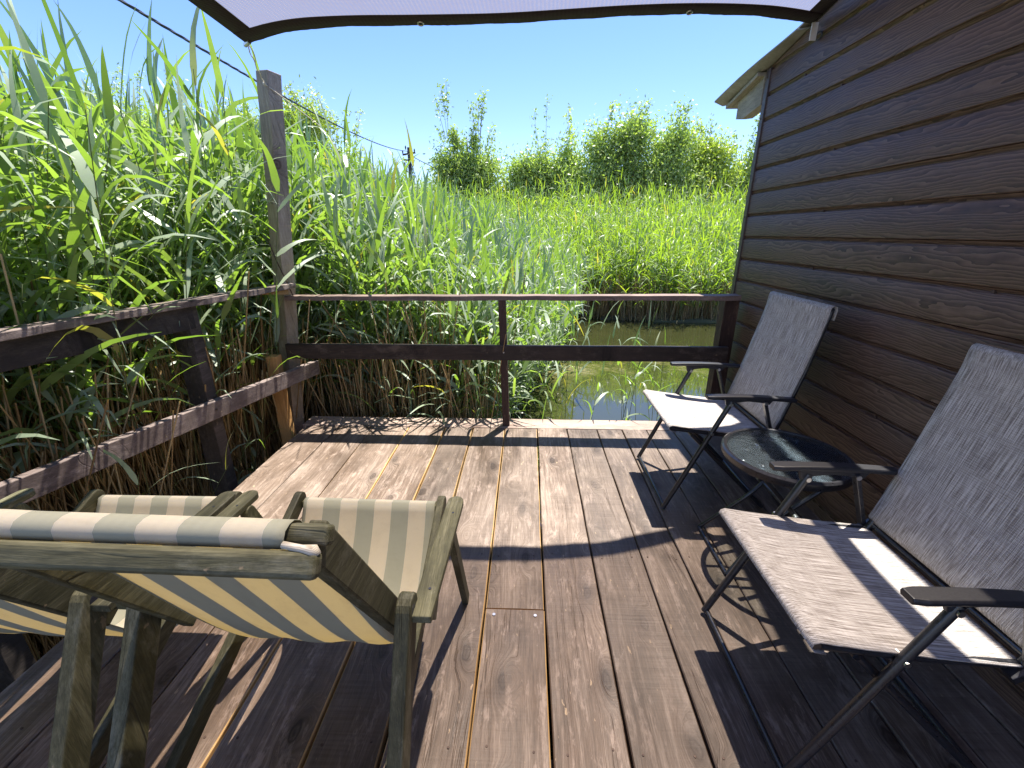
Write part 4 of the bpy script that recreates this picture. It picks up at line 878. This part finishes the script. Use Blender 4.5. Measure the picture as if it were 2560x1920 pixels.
# ---------------------------------------------------------------- trees
def make_tree(name, base, lobes, label, group, mat, leaf=.075, density=1.0, seed=1, sprigs=0, kind=None, top=None):
    """lobes: list of (x, y, z, rx, ry, rz, weight) relative to base"""
    R = np.random.default_rng(seed); r = empty(name, base, label, 'tree' if name != 'bush' else 'bush', group); leaf = .125; lobes = [(a * 1.76, b * 1.6, (c * 1.10 - 1.8) * 1.6 + 1.8, d * 1.8, e * 1.6, f * 1.73, g * 1.15) for a, b, c, d, e, f, g in lobes]; base = (base[0] * 1.6, base[1] * 1.6, -.4); leaf = .19; r.location = base
    q = MB(); rq = random.Random(seed); zl = max(l[2] for l in lobes)
    trunk = [Vector((0, 0, -.3)), Vector((.05, 0, zl * .3)), Vector((-.04, .03, zl * .65)), Vector((lobes[0][0] * .6, lobes[0][1] * .6, zl))]
    tube(q, trunk, .1, 8, rr=[.10, .085, .055, .02]); q.build('trunk', M['bark'], r, smooth=True)
    q = MB(); C_ = []; Wt = []
    nb_t = 0
    for (lx, ly, lz, rx, ry, rz, wt) in lobes:
        nb = int(34 * wt * density)
        for k in range(nb):
            d = R.normal(0, 1, 3); d /= np.linalg.norm(d); d[2] = abs(d[2]) * .75 + d[2] * .25; rad = R.uniform(.3, 1.0) ** .7 * (1.0 + .28 * (R.uniform() < .22))
            e = np.array([lx + d[0] * rx * rad, ly + d[1] * ry * rad, lz + d[2] * rz * rad]); s_ = np.array([lx * .5, ly * .5, max(.3, lz - rz * .8)])
            C_.append((s_, e, wt)); nb_t += 1
            if k % 2 == 0: tube(q, bez(s_, (s_ + e) / 2 + np.array([0, 0, -.08]), e, 4), .012, 4, rr=[.05, .036, .025, .016, .008])
        for k in range(sprigs):
            e = np.array([lx + R.uniform(-rx, rx) * .8, ly, lz + rz * R.uniform(1.0, 1.55)]); s_ = np.array([lx + (e[0] - lx) * .3, ly, lz]); C_.append((s_, e, .35)); tube(q, [s_, e], .008, 4, rr=[.014, .005])
    q.build('limbs', M['bark'], r)
    V = []; T = []
    for s_, e, wt in C_:
        n = int(150 * density) if wt > .5 else int(60 * density); t_ = 1 - R.uniform(0, 1, n) ** 1.6 * .55
        p = s_ + (e - s_) * t_[:, None]; sp = (.32 if wt > .5 else .12); p = p + R.normal(0, sp, (n, 3)) * np.array([1, 1, 1.25])
        a = R.normal(0, 1, (n, 3)); a[:, 2] += .5; a /= np.linalg.norm(a, axis=1)[:, None]; b_ = np.cross(a, R.normal(0, 1, (n, 3))); b_ /= np.linalg.norm(b_, axis=1)[:, None] + 1e-6
        l_ = leaf * R.uniform(.6, 1.3, n)[:, None]; wd = l_ * .42
        V.append(np.stack([p - a * l_ * .5, p + b_ * wd * .5, p + a * l_ * .5, p - b_ * wd * .5], 1)); tn = np.clip(R.uniform(0, 1.0) * .72 + R.uniform(0, 1, n) * .26, 0, 1); T.append(np.repeat(tn, 4))
    V = np.concatenate(V).reshape(-1, 3); T = np.concatenate(T); F = np.arange(len(V)).reshape(-1, 4)
    o = np_mesh('crown', V, F, [mat], None, {'tint': T}, r, smooth=False); return r
TL, TY = M['tree_leaf'], M['tree_leaf_y']
make_tree('tree', (-9.0, 17.5, -.4), [(-1.3, 0, 3.3, 1.3, 1.1, 1.5, 1.6), (.6, .2, 3.8, 1.5, 1.1, 1.3, 1.8), (1.9, 0, 3.1, 1.1, .9, 1.5, 1.4), (-.2, 0, 2.6, 2.0, 1.2, 1.4, 1.6), (1.0, 0, 4.9, 1.1, .6, .8, 1.0), (-1.2, 0, 4.6, .9, .6, .7, .9)], 'broad yellow green tree just right of the tall corner post', 'trees', TY, seed=61, sprigs=5)
make_tree('tree', (-2.1, 17, -.4), [(-.1, 0, 2.5, 1.25, .9, 1.3, 2.2), (.15, 0, 3.4, 1.0, .7, .95, 1.5), (-.55, 0, 3.5, .7, .5, .8, .8), (-.65, 0, 4.5, .45, .2, 1.0, .16), (.3, 0, 4.4, .35, .2, .9, .16)], 'tall narrow tree with wispy thin top shoots', 'trees', TL, seed=62, sprigs=4)
make_tree('bush', (-.45, 17.2, -.4), [(0, 0, 2.4, .75, .6, 1.3, 1.5), (.25, 0, 3.4, .5, .4, .8, .8)], 'rounded bush just right of the tall narrow tree', 'trees', TL, seed=63)
make_tree('bush', (-4.9, 18.5, -.4), [(.6, 0, 2.4, 1.5, .8, 1.2, 1.7), (-1.2, 0, 2.3, 1.3, .8, 1.1, 1.4)], 'low yellow green bush beneath the utility pole', 'trees', TY, seed=64, sprigs=5)
make_tree('tree', (1.0, 17.5, -.4), [(-.4, 0, 3.2, .45, .3, 1.6, .9), (.45, 0, 3.4, .45, .3, 1.4, .9), (0, 0, 2.4, .9, .4, 1.1, .9)], 'slim sparse young tree with see-through foliage', 'trees', TL, seed=65, sprigs=2)
make_tree('tree', (3.5, 17.0, -.4), [(-1.2, 0, 2.9, 1.2, .9, 1.3, 1.9), (.2, 0, 3.3, 1.3, .9, 1.5, 2.2), (0.1, 0, 4.3, .7, .5, .9, 1.1), (-1.0, 0, 4.0, .5, .4, .9, .7), (1.5, 0, 4.2, .5, .4, 1.0, .8), (1.4, 0, 2.9, 1.1, .8, 1.4, 1.7)], 'largest dark green tree with three pointed tops', 'trees', TL, seed=66, sprigs=2)
make_tree('tree', (6.3, 17.5, -.4), [(-.9, 0, 3.0, 1.1, .8, 1.3, 1.7), (.6, 0, 3.1, 1.1, .8, 1.2, 1.6), (.1, 0, 3.9, .8, .5, .8, 1.0)], 'rounded lighter green tree right of the largest tree', 'trees', TY, seed=67, sprigs=3)
make_tree('tree', (8.2, 17.5, -.4), [(-.1, 0, 2.7, 1.0, .7, 1.3, 1.3), (.2, 0, 3.7, .6, .5, 1.0, .45)], 'thin pale tree with bare twigs near the house corner', 'trees', TL, seed=68, sprigs=10)
make_tree('tree', (10.0, 18, -.4), [(0, 0, 2.9, 1.1, .7, 1.6, 1.3), (.2, 0, 4.3, .5, .4, .9, .45)], 'sparse tree partly hidden behind the house corner', 'trees', TL, seed=69, sprigs=6)
make_tree('tree', (-15.0, 18, -.4), [(0, 0, 4.6, 1.9, 1.3, 1.8, 2.0), (2.2, 0, 4.2, 1.4, 1.0, 1.6, 1.5)], 'leafy tree glimpsed between reeds left of the tall corner post', 'trees', TL, seed=70, sprigs=4)
